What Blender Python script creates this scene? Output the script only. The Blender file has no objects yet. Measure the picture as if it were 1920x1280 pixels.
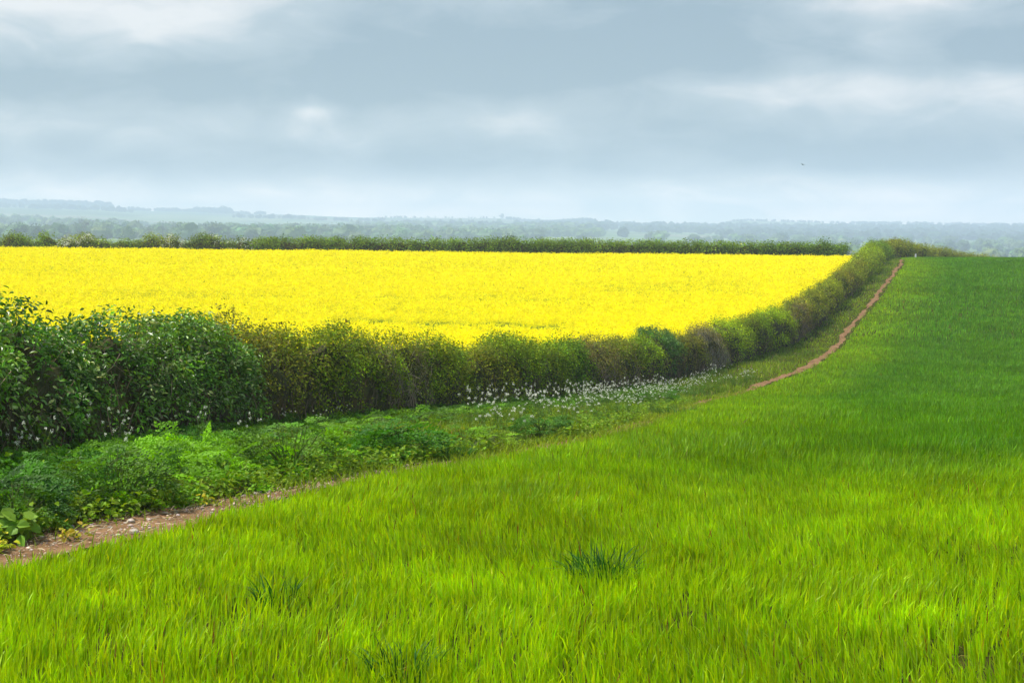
import bpy, math
import numpy as np
from mathutils import Vector

R = np.random.default_rng(11)
scene = bpy.context.scene
COL = scene.collection
E = 1.75                      # eye height over the ground at the camera's feet

# ------------------------------------------------------------------ helpers
def sm(a, b, x):
    t = np.clip((np.asarray(x, float) - a) / (b - a), 0, 1)
    return t * t * (3 - 2 * t)

def _h(i, j, k, seed):
    n = (i * 374761393 + j * 668265263 + k * 2147483647 + seed * 974634777) & 0xFFFFFFFF
    n = ((n ^ (n >> 13)) * 1274126177) & 0xFFFFFFFF
    n = n ^ (n >> 16)
    return (n & 0xFFFF) / 65535.0

def vnoise(p, seed=0):
    p = np.asarray(p, float)
    if p.shape[1] == 2:
        p = np.c_[p, np.zeros(len(p))]
    i = np.floor(p).astype(np.int64); f = p - i; f = f * f * (3 - 2 * f)
    out = 0
    for dx in (0, 1):
        for dy in (0, 1):
            for dz in (0, 1):
                w = (f[:, 0] if dx else 1 - f[:, 0]) * (f[:, 1] if dy else 1 - f[:, 1]) * (f[:, 2] if dz else 1 - f[:, 2])
                out = out + w * _h(i[:, 0] + dx, i[:, 1] + dy, i[:, 2] + dz, seed)
    return out

def fbm(p, seed=0, o=3):
    p = np.asarray(p, float); s = 0; a = .5; t = 0
    for k in range(o):
        s = s + a * vnoise(p * 2 ** k, seed + k * 17); t += a; a *= .5
    return s / t

def nrm(v):
    return v / np.maximum(np.linalg.norm(v, axis=-1, keepdims=True), 1e-9)

class MB:
    """collects vertices, faces and a tint, links them as ONE mesh object"""
    def __init__(self):
        self.V = []; self.T = []; self.F = []; self.M = []; self.n = 0
    def add(self, V, faces, tint, mat=0):
        V = np.asarray(V, float).reshape(-1, 3)
        tint = np.asarray(tint, float)
        if tint.ndim == 1: tint = np.tile(tint, (len(V), 1))
        for F in faces:
            F = np.asarray(F, np.int64)
            self.F.append(F + self.n); self.M.append(np.full(len(F), mat, np.int32))
        self.V.append(V); self.T.append(tint); self.n += len(V)
    def build(self, name, mats, parent=None, origin=(0, 0, 0), smooth=False):
        if not isinstance(mats, (list, tuple)): mats = [mats]
        V = np.concatenate(self.V) - np.asarray(origin, float); T = np.concatenate(self.T)
        me = bpy.data.meshes.new(name)
        me.vertices.add(len(V)); me.vertices.foreach_set('co', V.astype(np.float32).ravel())
        tot = np.concatenate([np.full(len(F), F.shape[1], np.int64) for F in self.F])
        idx = np.concatenate([F.ravel() for F in self.F])
        me.loops.add(len(idx)); me.loops.foreach_set('vertex_index', idx.astype(np.int32))
        me.polygons.add(len(tot))
        st = np.concatenate([[0], np.cumsum(tot)[:-1]])
        me.polygons.foreach_set('loop_start', st.astype(np.int32))
        me.polygons.foreach_set('material_index', np.concatenate(self.M))
        for m in mats: me.materials.append(m)
        me.update(calc_edges=True)
        at = me.attributes.new('tint', 'FLOAT_COLOR', 'POINT')
        at.data.foreach_set('color', np.c_[T, np.ones(len(T))].astype(np.float32).ravel())
        me.polygons.foreach_set('use_smooth', np.full(len(tot), smooth))
        o = bpy.data.objects.new(name, me); COL.objects.link(o)
        if parent is not None: o.parent = parent
        else: o.location = origin
        return o

def tag(o, label=None, cat=None, group=None, kind=None):
    if label: o['label'] = label
    if cat: o['category'] = cat
    if group: o['group'] = group
    if kind: o['kind'] = kind
    return o

def empty(name, loc, label, cat, group=None, rz=0):
    o = bpy.data.objects.new(name, None); COL.objects.link(o)
    o.location = loc; o.rotation_euler = (0, 0, rz); o.empty_display_size = .2
    return tag(o, label, cat, group)

def copy_tree(o, parent=None):
    c = o.copy(); COL.objects.link(c)
    if parent is not None: c.parent = parent
    for ch in list(o.children): copy_tree(ch, c)
    return c

# leaf shapes: one folded rhomb (2 tris) or one pointed oval (2 quads) per leaf
def rhombs(mb, P, N, D, L, W, tint, mat=0, fold=.15):
    n = len(P); N = nrm(N); T = nrm(D - (D * N).sum(1, keepdims=True) * N); B = np.cross(N, T)
    L = np.broadcast_to(L, n)[:, None]; W = np.broadcast_to(W, n)[:, None]
    mid = P + T * L * .45 + N * W * fold
    V = np.stack([P, mid + B * W * .5, P + T * L - N * L * .08, mid - B * W * .5], 1).reshape(-1, 3)
    b = np.arange(n)[:, None] * 4
    F = np.concatenate([b + [0, 1, 2], b + [0, 2, 3]])
    mb.add(V, [F], np.repeat(tint, 4, 0), mat)

def ovals(mb, P, N, D, L, W, tint, mat=0, fold=.18):
    n = len(P); N = nrm(N); T = nrm(D - (D * N).sum(1, keepdims=True) * N); B = np.cross(N, T)
    L = np.broadcast_to(L, n)[:, None]; W = np.broadcast_to(W, n)[:, None]
    a = P + T * L * .25 + N * W * fold; c = P + T * L * .65 + N * W * fold * .8
    V = np.stack([P, a + B * W * .46, c + B * W * .38, P + T * L - N * L * .14, c - B * W * .38, a - B * W * .46], 1).reshape(-1, 3)
    b = np.arange(n)[:, None] * 6
    F = np.concatenate([b + [0, 1, 2, 3], b + [0, 3, 4, 5]])
    mb.add(V, [F], np.repeat(tint, 6, 0), mat)

def blades(mb, P, H, W, lean, az, tint, segs=3, droop=.5, mat=0, face=None):
    """grass blades: base P, height H, width W, lean (fraction of H) toward azimuth az"""
    n = len(P); d = np.stack([np.cos(az), np.sin(az), 0 * az], 1)
    fa = R.uniform(0, math.pi, n) if face is None else face
    s = np.stack([np.cos(fa), np.sin(fa), 0 * fa], 1)
    rows = []
    for k in range(segs + 1):
        t = k / segs
        c = P + d * (lean * H * t ** 1.8)[:, None]
        c[:, 2] += H * (t - droop * lean * t ** 3 * .6)
        w = W * (1 - t ** 2.2) * (.75 + .25 * min(1, 3 * t))
        if k == segs: rows.append(c[:, None])
        else: rows.append(np.stack([c - s * w[:, None] / 2, c + s * w[:, None] / 2], 1))
    V = np.concatenate(rows, 1); m = V.shape[1]
    b = np.arange(n)[:, None] * m; F4 = []
    for k in range(segs - 1):
        F4.append(b + [2 * k, 2 * k + 1, 2 * k + 3, 2 * k + 2])
    F3 = b + [m - 3, m - 2, m - 1]
    fs = ([np.concatenate(F4)] if F4 else []) + [F3]
    mb.add(V.reshape(-1, 3), fs, np.repeat(tint, m, 0), mat)

def tubes(mb, A, Bp, r0, r1, tint, mat=0, bend=0.0, segs=2):
    """n thin three-sided tubes from A to Bp with a random bow"""
    n = len(A); d = nrm(Bp - A)
    up = np.where(np.abs(d[:, 2:3]) > .9, np.array([[1., 0, 0]]), np.array([[0, 0, 1.]]))
    s = nrm(np.cross(d, up)); q = np.cross(d, s)
    ln = np.linalg.norm(Bp - A, axis=1, keepdims=True)
    bow = (s * R.normal(0, 1, (n, 1)) + q * R.normal(0, 1, (n, 1))) * ln * bend
    r0 = np.broadcast_to(r0, n)[:, None]; r1 = np.broadcast_to(r1, n)[:, None]
    rows = []
    for k in range(segs + 1):
        t = k / segs; c = A + (Bp - A) * t + bow * math.sin(math.pi * t); r = r0 + (r1 - r0) * t
        rows.append(np.stack([c + (s * math.cos(a) + q * math.sin(a)) * r for a in (0, 2.094, 4.189)], 1))
    V = np.concatenate(rows, 1); m = V.shape[1]; b = np.arange(n)[:, None] * m; F = []
    for k in range(segs):
        for i in range(3):
            j = (i + 1) % 3
            F.append(b + [3 * k + i, 3 * k + j, 3 * k + 3 + j, 3 * k + 3 + i])
    mb.add(V.reshape(-1, 3), [np.concatenate(F)], np.repeat(tint, m, 0), mat)

def jit(col, n, dv=.22, dh=.12):
    c = np.asarray(col, float)
    t = np.tile(c, (n, 1)) * np.exp(R.normal(0, dv, (n, 1)))
    t[:, 0] *= np.exp(R.normal(0, dh, n)); t[:, 2] *= np.exp(R.normal(0, dh, n))
    return np.clip(t, 0, .95)

def ico(sub=1):
    import bmesh
    bm = bmesh.new(); bmesh.ops.create_icosphere(bm, subdivisions=sub, radius=1)
    bm.verts.ensure_lookup_table()
    V = np.array([v.co[:] for v in bm.verts]); F = np.array([[v.index for v in f.verts] for f in bm.faces]); bm.free()
    return V, F
ICO1, ICO2, ICO3 = ico(1), ico(2), ico(3)

# ------------------------------------------------------------------ materials
def new_mat(name):
    m = bpy.data.materials.new(name); m.use_nodes = True
    nt = m.node_tree; nt.nodes.clear()
    return m, nt, nt.nodes.new, nt.links.new

def mat_leaf(name, rough=.5, spec=.35, trans=.3, tcol=(1.15, 1.1, .35)):
    m, nt, N, Lk = new_mat(name)
    out = N('ShaderNodeOutputMaterial'); p = N('ShaderNodeBsdfPrincipled'); t = N('ShaderNodeBsdfTranslucent')
    mx = N('ShaderNodeMixShader'); a = N('ShaderNodeAttribute'); a.attribute_name = 'tint'
    nz = N('ShaderNodeTexNoise'); nz.inputs['Scale'].default_value = 3.0; nz.inputs['Detail'].default_value = 3
    geo = N('ShaderNodeNewGeometry'); Lk(geo.outputs['Position'], nz.inputs['Vector'])
    rm = N('ShaderNodeMapRange'); rm.inputs[1].default_value = .3; rm.inputs[2].default_value = .7
    rm.inputs[3].default_value = .82; rm.inputs[4].default_value = 1.18; Lk(nz.outputs[0], rm.inputs[0])
    vm = N('ShaderNodeVectorMath'); vm.operation = 'SCALE'; Lk(a.outputs['Color'], vm.inputs[0]); Lk(rm.outputs[0], vm.inputs['Scale'])
    v2 = N('ShaderNodeVectorMath'); v2.operation = 'MULTIPLY'; v2.inputs[1].default_value = tcol; Lk(vm.outputs[0], v2.inputs[0])
    Lk(vm.outputs[0], p.inputs['Base Color']); Lk(v2.outputs[0], t.inputs['Color'])
    p.inputs['Roughness'].default_value = rough; p.inputs['Specular IOR Level'].default_value = spec
    mx.inputs[0].default_value = trans
    Lk(p.outputs[0], mx.inputs[1]); Lk(t.outputs[0], mx.inputs[2]); Lk(mx.outputs[0], out.inputs[0])
    return m

def mat_tint(name, rough=.85, spec=.2):
    m, nt, N, Lk = new_mat(name)
    out = N('ShaderNodeOutputMaterial'); p = N('ShaderNodeBsdfPrincipled'); a = N('ShaderNodeAttribute'); a.attribute_name = 'tint'
    nz = N('ShaderNodeTexNoise'); nz.inputs['Scale'].default_value = 14; nz.inputs['Detail'].default_value = 4
    tc = N('ShaderNodeTexCoord'); Lk(tc.outputs['Object'], nz.inputs['Vector'])
    rm = N('ShaderNodeMapRange'); rm.inputs[1].default_value = .3; rm.inputs[2].default_value = .7
    rm.inputs[3].default_value = .7; rm.inputs[4].default_value = 1.3; Lk(nz.outputs[0], rm.inputs[0])
    vm = N('ShaderNodeVectorMath'); vm.operation = 'SCALE'; Lk(a.outputs['Color'], vm.inputs[0]); Lk(rm.outputs[0], vm.inputs['Scale'])
    Lk(vm.outputs[0], p.inputs['Base Color']); p.inputs['Roughness'].default_value = rough; p.inputs['Specular IOR Level'].default_value = spec
    Lk(p.outputs[0], out.inputs[0]); return m

M_wheat = mat_leaf('wheat_leaf', .5, .16, .42, (1.2, 1.1, .1))
M_leaf = mat_leaf('hedge_leaf', .6, .15, .35)
M_gloss = mat_leaf('glossy_leaf', .36, .4, .22)
M_fern = mat_leaf('fern_leaf', .55, .14, .36)
M_rape = mat_leaf('rape_flower', .8, 0.0, .25, (1.1, 1.1, .3))
M_white = mat_leaf('white_petal', .7, .15, .3, (1, 1, .95))
M_far = mat_leaf('far_foliage', .8, .1, .15)
M_bark = mat_tint('bark', .9, .1)
M_stone = mat_tint('flint', .6, .35)
M_plume = mat_tint('plumage', .8, .15)
M_paint = mat_tint('weathered_white_paint', .6, .3)

def mat_soil():
    m, nt, N, Lk = new_mat('soil')
    out = N('ShaderNodeOutputMaterial'); p = N('ShaderNodeBsdfPrincipled'); g = N('ShaderNodeNewGeometry')
    n1 = N('ShaderNodeTexNoise'); n1.inputs['Scale'].default_value = 4; n1.inputs['Detail'].default_value = 10; n1.inputs['Roughness'].default_value = .7; Lk(g.outputs['Position'], n1.inputs['Vector'])
    cr = N('ShaderNodeValToRGB'); cr.color_ramp.elements[0].color = (.10, .056, .027, 1); cr.color_ramp.elements[1].color = (.26, .155, .082, 1)
    cr.color_ramp.elements[0].position = .35; cr.color_ramp.elements[1].position = .68; Lk(n1.outputs[0], cr.inputs[0])
    vo = N('ShaderNodeTexVoronoi'); vo.inputs['Scale'].default_value = 48; Lk(g.outputs['Position'], vo.inputs['Vector'])
    sp = N('ShaderNodeMapRange'); sp.inputs[1].default_value = .80; sp.inputs[2].default_value = .84; Lk(vo.outputs['Color'], sp.inputs[0])
    dm = N('ShaderNodeMapRange'); dm.inputs[1].default_value = .45; dm.inputs[2].default_value = .3; Lk(vo.outputs['Distance'], dm.inputs[0])
    mu = N('ShaderNodeMath'); mu.operation = 'MULTIPLY'; Lk(sp.outputs[0], mu.inputs[0]); Lk(dm.outputs[0], mu.inputs[1])
    mx = N('ShaderNodeMix'); mx.data_type = 'RGBA'; mx.inputs[7].default_value = (.50, .40, .32, 1); Lk(mu.outputs[0], mx.inputs[0]); Lk(cr.outputs[0], mx.inputs[6])
    Lk(mx.outputs[2], p.inputs['Base Color']); p.inputs['Roughness'].default_value = .95; p.inputs['Specular IOR Level'].default_value = 0
    b = N('ShaderNodeBump'); b.inputs['Strength'].default_value = .8; b.inputs['Distance'].default_value = .03
    ad = N('ShaderNodeMath'); Lk(n1.outputs[0], ad.inputs[0]); Lk(mu.outputs[0], ad.inputs[1]); Lk(ad.outputs[0], b.inputs['Height']); Lk(b.outputs[0], p.inputs['Normal'])
    Lk(p.outputs[0], out.inputs[0]); return m
M_soil = mat_soil()

def mat_ground():
    m, nt, N, Lk = new_mat('ground')
    out = N('ShaderNodeOutputMaterial'); p = N('ShaderNodeBsdfPrincipled'); g = N('ShaderNodeNewGeometry')
    # near: soil with moss and leaf litter; beyond 150 m: a patchwork of fields
    n1 = N('ShaderNodeTexNoise'); n1.inputs['Scale'].default_value = 2.2; n1.inputs['Detail'].default_value = 8; Lk(g.outputs['Position'], n1.inputs['Vector'])
    cr = N('ShaderNodeValToRGB'); Lk(n1.outputs[0], cr.inputs[0])
    e = cr.color_ramp.elements; e[0].position = .35; e[0].color = (.04, .055, .008, 1); e[1].position = .75; e[1].color = (.055, .045, .012, 1)
    mp = N('ShaderNodeMapping'); mp.inputs['Scale'].default_value = (1 / 330, 1 / 210, 1 / 300); mp.inputs['Rotation'].default_value = (0, 0, .4); Lk(g.outputs['Position'], mp.inputs['Vector'])
    vo = N('ShaderNodeTexVoronoi'); vo.inputs['Scale'].default_value = 1; Lk(mp.outputs[0], vo.inputs['Vector'])
    sx = N('ShaderNodeSeparateColor'); Lk(vo.outputs['Color'], sx.inputs[0])
    c2 = N('ShaderNodeValToRGB'); c2.color_ramp.interpolation = 'CONSTANT'; Lk(sx.outputs[0], c2.inputs[0])
    e = c2.color_ramp.elements; e[0].position = 0; e[0].color = (.10, .17, .06, 1); e[1].position = .3; e[1].color = (.15, .21, .09, 1)
    for ps, c in ((.5, (.19, .23, .11, 1)), (.62, (.09, .14, .05, 1)), (.8, (.20, .19, .12, 1)), (.9, (.14, .2, .07, 1))):
        x = e.new(ps); x.color = c
    n2 = N('ShaderNodeTexNoise'); n2.inputs['Scale'].default_value = .012; n2.inputs['Detail'].default_value = 6; Lk(g.outputs['Position'], n2.inputs['Vector'])
    r2 = N('ShaderNodeMapRange'); r2.inputs[1].default_value = .3; r2.inputs[2].default_value = .7; r2.inputs[3].default_value = .7; r2.inputs[4].default_value = 1.25; Lk(n2.outputs[0], r2.inputs[0])
    vs = N('ShaderNodeVectorMath'); vs.operation = 'SCALE'; Lk(c2.outputs[0], vs.inputs[0]); Lk(r2.outputs[0], vs.inputs['Scale'])
    ln = N('ShaderNodeVectorMath'); ln.operation = 'LENGTH'; Lk(g.outputs['Position'], ln.inputs[0])
    rr = N('ShaderNodeMapRange'); rr.inputs[1].default_value = 125; rr.inputs[2].default_value = 150; Lk(ln.outputs['Value'], rr.inputs[0])
    mx = N('ShaderNodeMix'); mx.data_type = 'RGBA'; Lk(rr.outputs[0], mx.inputs[0]); Lk(cr.outputs[0], mx.inputs[6]); Lk(vs.outputs[0], mx.inputs[7])
    Lk(mx.outputs[2], p.inputs['Base Color']); p.inputs['Roughness'].default_value = .95; p.inputs['Specular IOR Level'].default_value = 0
    b = N('ShaderNodeBump'); b.inputs['Strength'].default_value = .6; b.inputs['Distance'].default_value = .05; Lk(n1.outputs[0], b.inputs['Height']); Lk(b.outputs[0], p.inputs['Normal'])
    Lk(p.outputs[0], out.inputs[0]); return m
M_ground = mat_ground()

# ------------------------------------------------------------------ lie of the land (metres; x right, y ahead)
_gy = np.array([-60, 0, 5, 8, 12.5, 16, 20, 24, 28, 32, 40, 46, 53, 60, 68, 80, 94, 105, 112, 120, 130, 140, 170, 260], float)
_gz = np.array([-1.7, -1.72, -1.76, -1.85, -2.08, -2.4, -2.8, -3.2, -3.6, -3.97, -4.6, -4.9, -5.0, -4.9, -4.4, -3.35, -2.62, -2.36, -2.38, -2.52, -3.3, -4.1, -8.0, -16], float)
_fy = np.arange(-60, 260, .5); _fz = np.interp(_fy, _gy, _gz)
_k = np.hanning(13); _k /= _k.sum(); _fz = np.convolve(np.pad(_fz, 6, mode='edge'), _k, 'valid')
# front foot of the long hedge, and the trodden track beside it
HEDGE = np.array([(-5.0, 7.5), (-4.5, 12.5), (-3.95, 16), (-3.2, 20), (-1.95, 24), (-.6, 28), (.85, 32), (3.5, 40), (5.7, 46), (8.9, 53), (12.3, 60), (16.0, 70),
                  (19.8, 80), (24.5, 94), (27.5, 104), (30.2, 112), (33.5, 119), (38, 127), (44, 136), (52, 146)], float)
PATH = np.array([(-5.2, 3), (-3.9, 5.8), (-2.95, 7.8), (-2.72, 8.4), (-2.4, 8.95), (-1.95, 9.9), (-1.6, 10.6), (-1.2, 11.5), (-.38, 12.6), (.25, 14.2), (1.35, 17.5), (2.6, 24), (4.44, 32.5),
                 (7.9, 43.5), (10.4, 50), (13, 57), (16.1, 66.5), (19.5, 75.5), (23.4, 87), (27, 98), (29.6, 107), (30.6, 111)], float)
def curve(P, step=.25):
    s = np.r_[0, np.cumsum(np.hypot(*np.diff(P, axis=0).T))]
    t = np.arange(0, s[-1], step); Q = np.c_[np.interp(t, s, P[:, 0]), np.interp(t, s, P[:, 1])]
    k = np.hanning(int(3.0 / step) | 1); k /= k.sum(); h = len(k) // 2
    Q2 = np.c_[np.convolve(np.pad(Q[:, 0], h, mode='edge'), k, 'valid'), np.convolve(np.pad(Q[:, 1], h, mode='edge'), k, 'valid')]
    return Q2
HC = curve(HEDGE); PC = curve(PATH)
hx = lambda y: np.interp(y, HC[:, 1], HC[:, 0])
px = lambda y: np.interp(y, PC[:, 1], PC[:, 0])

# distant land: picture heights of the ground at each depth, for each bearing
FU = np.array([-900, 0, 150, 300, 500, 700, 930, 1000, 1110, 1200, 1340, 1390, 1480, 1600, 1920, 2900], float)
FY = np.array([150, 260, 450, 700, 1000, 1400, 1900, 2600, 3300, 4200, 4700, 5150], float)
FV = np.array([
    [505] * 16,
    [520, 520, 520, 522, 524, 526, 528, 530, 530, 532, 534, 534, 535, 535, 538, 540],
    [495, 495, 495, 498, 500, 502, 505, 506, 508, 510, 512, 512, 514, 515, 518, 520],
    [456, 456, 457, 460, 464, 470, 474, 476, 480, 484, 490, 492, 494, 496, 500, 505],
    [447, 447, 448, 450, 453, 457, 461, 462, 465, 468, 472, 473, 476, 480, 486, 490],
    [434, 434, 436, 440, 444, 447, 450, 451, 452, 455, 459, 461, 463, 466, 472, 476],
    [418, 418, 422, 430, 436, 440, 443, 443, 444, 447, 450, 451, 453, 455, 458, 462],
    [404, 404, 408, 417, 423, 428, 430, 430, 431, 435, 438, 439, 440, 441, 443, 446],
    [390, 390, 394, 402, 409, 415, 419, 420, 422, 426, 428, 429, 429, 430, 430, 432],
    [384, 384, 387, 396, 402, 408, 409, 416, 423, 424, 423, 414, 416, 420, 423, 425],
    [392, 392, 395, 402, 408, 413, 415, 422, 427, 428, 427, 422, 424, 426, 428, 430],
    [425] * 16], float)
def far_z(x, y):
    yy = np.maximum(y, 120.0); u = np.clip(960 + 2637 * x / yy, FU[0], FU[-1])
    yl = np.clip(np.interp(np.log(np.clip(yy, FY[0], FY[-1])), np.log(FY), np.arange(len(FY))), 0, len(FY) - 1.001)
    i = yl.astype(int); f = yl - i; f = f * f * (3 - 2 * f) * .5 + f * .5
    uu = np.interp(u, FU, np.arange(len(FU))); j = np.clip(uu.astype(int), 0, len(FU) - 2); w = uu - j; w = w * w * (3 - 2 * w)
    a = FV[i, j] * (1 - w) + FV[i, j + 1] * w; b = FV[i + 1, j] * (1 - w) + FV[i + 1, j + 1] * w
    v = a * (1 - f) + b * f
    return -(v - 430) / 2637 * yy
def G(x, y):
    x = np.asarray(x, float); y = np.asarray(y, float)
    z = np.interp(y, _fy, _fz)
    c = -sm(55, 95, y) * (.3 + .7 * np.clip((x + 41) / 65, 0, 1)) * (1 - sm(-2.2, .2, x - hx(np.clip(y, 5, 145))))
    z = z + c * (1 - sm(125, 160, y)) + .05 * (vnoise(np.c_[np.ravel(x), np.ravel(y)] * .35, 3).reshape(x.shape) - .5)
    w = sm(140, 230, y)
    return z * (1 - w) + far_z(x, y) * w + E

# ------------------------------------------------------------------ ground
def build_ground():
    az = np.radians(np.concatenate([np.linspace(-110, -34, 50, endpoint=False), np.linspace(-34, 34, 300), np.linspace(34, 110, 51)[1:]]))
    r = np.concatenate([[.4], np.arange(1, 160, .5), np.geomspace(160, 5150, 110)])
    A, Rr = np.meshgrid(az, r); X = Rr * np.sin(A); Y = Rr * np.cos(A)
    Z = G(X, Y); n, m = Z.shape
    i = np.arange(n - 1)[:, None] * m + np.arange(m - 1)[None]; i = i.ravel()
    mb = MB(); mb.add(np.stack([X, Y, Z], -1).reshape(-1, 3), [np.c_[i, i + 1, i + m + 1, i + m]], (.1, .1, .05))
    tag(mb.build('ground', M_ground, smooth=True), kind='structure')
build_ground()

def build_path():
    d = np.gradient(PC, axis=0); d = d / np.linalg.norm(d, axis=1, keepdims=True); nr = np.c_[d[:, 1], -d[:, 0]]
    s = np.arange(len(PC)) * .25
    wl = .19 + .2 * (fbm(np.c_[s * .9, s * 0], 5) - .5) * 2; wr = .19 + .2 * (fbm(np.c_[s * .9, s * 0 + 9], 6) - .5) * 2
    near = 1 - sm(8.9, 10.6, PC[:, 1]); wl = wl + .22 * near; wr = wr + .2 * near
    far = sm(45, 60, PC[:, 1]); wl = wl - .07 * far; wr = wr - .07 * far
    cols = []
    for t in np.linspace(-1, 1, 9):
        w = np.where(t < 0, wl, wr); q = PC + nr * (t * w)[:, None]
        z = G(q[:, 0], q[:, 1]) + .012 + .01 * (vnoise(q * 9, 4) - .3) * (1 - abs(t))
        cols.append(np.c_[q, z])
    V = np.stack(cols, 1); n, m = V.shape[:2]
    i = (np.arange(n - 1)[:, None] * m + np.arange(m - 1)[None]).ravel()
    mb = MB(); mb.add(V.reshape(-1, 3), [np.c_[i, i + 1, i + m + 1, i + m]], (.2, .1, .05))
    tag(mb.build('path', M_soil, smooth=True), kind='structure')
build_path()

# ------------------------------------------------------------------ wheat
def shade_mix(x, y):
    """shade painted into the crop colour by place: 1 shaded, 0 sunlit"""
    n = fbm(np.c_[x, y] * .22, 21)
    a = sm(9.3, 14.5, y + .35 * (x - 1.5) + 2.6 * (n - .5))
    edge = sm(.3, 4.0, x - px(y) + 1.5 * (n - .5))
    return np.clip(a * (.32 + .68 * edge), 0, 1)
C_LIT = np.array([.29, .47, .0008]); C_SHADE = np.array([.105, .27, .006])  # sunlit and shaded tones of one crop, shade put into the colour
def wheat_pts(y0, y1, dens, mleft=2.0, mright=2.5):
    xm = .40 * y1 + mright; n = int(dens * (y1 - y0) * (xm + 8 + 0))
    y = R.uniform(y0, y1, n); x = R.uniform(-8, xm, n)
    if y1 < 17:              # plants: seven leaves from one crown
        k = R.integers(0, max(1, n // 7), n); x = x[k] + R.normal(0, .016, n); y = y[k] + R.normal(0, .02, n)
    # drill rows run along the track
    row = .14; d = x - px(y); k = np.round(d / row) * row
    x = px(y) + k + R.normal(0, .032, n) if y1 < 17 else x
    d = x - px(y)
    ok = (d > .30 + .16 * (1 - sm(9.2, 10.6, y)) + .16 * (fbm(np.c_[x, y] * 1.1, 31) - .5) * 2) & (x < .40 * y + mright) & (x > -.40 * y - mleft)
    return x[ok], y[ok]
def build_wheat():
    mb = MB()
    for (y0, y1, dens, H0, W0, segs) in ((3.2, 7.5, 2700, .138, .0084, 3), (7.5, 12, 2300, .138, .0096, 3), (12, 18, 900, .155, .0135, 2), (18, 32, 380, .17, .02, 2),
                                         (32, 60, 220, .17, .03, 2), (60, 123, 110, .18, .05, 2)):
        x, y = wheat_pts(y0, y1, dens)
        q = np.c_[x, y]
        cl = fbm(q * 1.1, 41); c2 = fbm(q * .32, 45)
        gap = fbm(q * 1.6, 47) + .35 * (vnoise(q * 5, 48) - .5)
        # thin places and two pairs of old wheel marks near the crest
        keep = R.random(len(x)) < np.clip(1.25 - 1.3 * sm(.70, .86, gap),   .45 if y1 < 17 else .85, 1)
        for off in (5.0, 6.9):
            ln = np.abs((x - 40.5 - off * .6) + .42 * (y - 112)); keep &= ~((ln < .3) & (y > 100))
        x, y, q, cl, c2 = x[keep], y[keep], q[keep], cl[keep], c2[keep]
        n = len(x); shd = shade_mix(x, y)
        H = H0 * (.74 + .46 * cl) * R.uniform(.7, 1.22, n) * (1 + .10 * shd)
        edge = np.clip((x - px(y) - .25) / .7, 0, 1); H *= .62 + .38 * edge
        az = 2 * math.pi * fbm(q * .6, 51) * 1.6 + R.normal(0, 1.1, n)
        t = C_LIT + (C_SHADE - C_LIT) * shd[:, None]
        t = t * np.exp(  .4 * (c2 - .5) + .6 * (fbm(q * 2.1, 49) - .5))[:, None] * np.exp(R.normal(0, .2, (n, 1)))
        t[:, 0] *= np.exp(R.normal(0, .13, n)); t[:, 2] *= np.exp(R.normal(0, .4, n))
        br = R.random(n) < .008 * (1 - shd); t[br] = jit((.22, .10, .03), br.sum(), .25)
        pale = R.random(n) < .03; t[pale] = t[pale] * .8 + np.array([.05, .075, .045])
        P = np.c_[x, y, G(x, y)]
        blades(mb, P, H, W0 * R.uniform(.7, 1.3, n), np.abs(R.normal(.22, .2, n)), az, np.clip(t, 0, .9), segs)
        if segs == 3:            # dead and bent leaves low between the plants
            m = n // 14; k = R.integers(0, n, m)
            blades(mb, P[k] + np.c_[R.normal(0, .02, (m, 2)), np.zeros(m)], H[k] * .35, W0 * np.ones(m), R.uniform(.8, 2, m), R.uniform(0, 6.28, m), jit((.17, .12, .035), m, .3), 2)
    tag(mb.build('wheat_crop', M_wheat), 'young green wheat crop filling the field beside the track', 'wheat', kind='stuff')
build_wheat()

# ------------------------------------------------------------------ rapeseed in flower
RAPE_H = 1.22
def rape_gap(x, y):
    """missed drill strips: 1 where plants are missing"""
    g = np.zeros_like(x)
    for (x0, y0, x1, y1, w) in ((-6.0, 58.6, -1.6, 56.4, 1.9), (-2.4, 57.0, .9, 55.6, 2.7), (4.8, 76.4, 8.0, 75.0, 1.8), (6.0, 73.0, 6.8, 72.8, 1.7), (-31, 84, -8, 80.5, 2.8), (-19, 71, 2, 68.5, 2.3), (-30, 92, 12, 86, 2.5),
                                (-22, 62, -2, 59.5, 2.3), (-40, 102, 12, 97, 3.2), (10.2, 73, 12.2, 84, 3.0), (-24, 66.5, -3, 64, 2.1), (-34, 96.5, 10, 91, 2.3)):
        dx, dy = x1 - x0, y1 - y0; t = np.clip(((x - x0) * dx + (y - y0) * dy) / (dx * dx + dy * dy), 0, 1)
        d = np.hypot(x - x0 - t * dx, y - y0 - t * dy)
        g = np.maximum(g, (1 - sm(.5 * w, w, d + .5 * w * (vnoise(np.c_[x, y] * 1.3, 77) - .5) * 2)) * ((.9 if w > 1.85 else .6) if -7 < x0 < 7 and w < 2.8 else .34))
    return g
def rape_top(x, y):
    q = np.c_[x, y]
    return G(x, y) + RAPE_H * (.93 + .1 * fbm(q * .25, 61)) + .16 * (fbm(q * .9, 62) - .5) - .07 * rape_gap(x, y)
FAR_EDGE = lambda x: 111.0 + .012 * x
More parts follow.
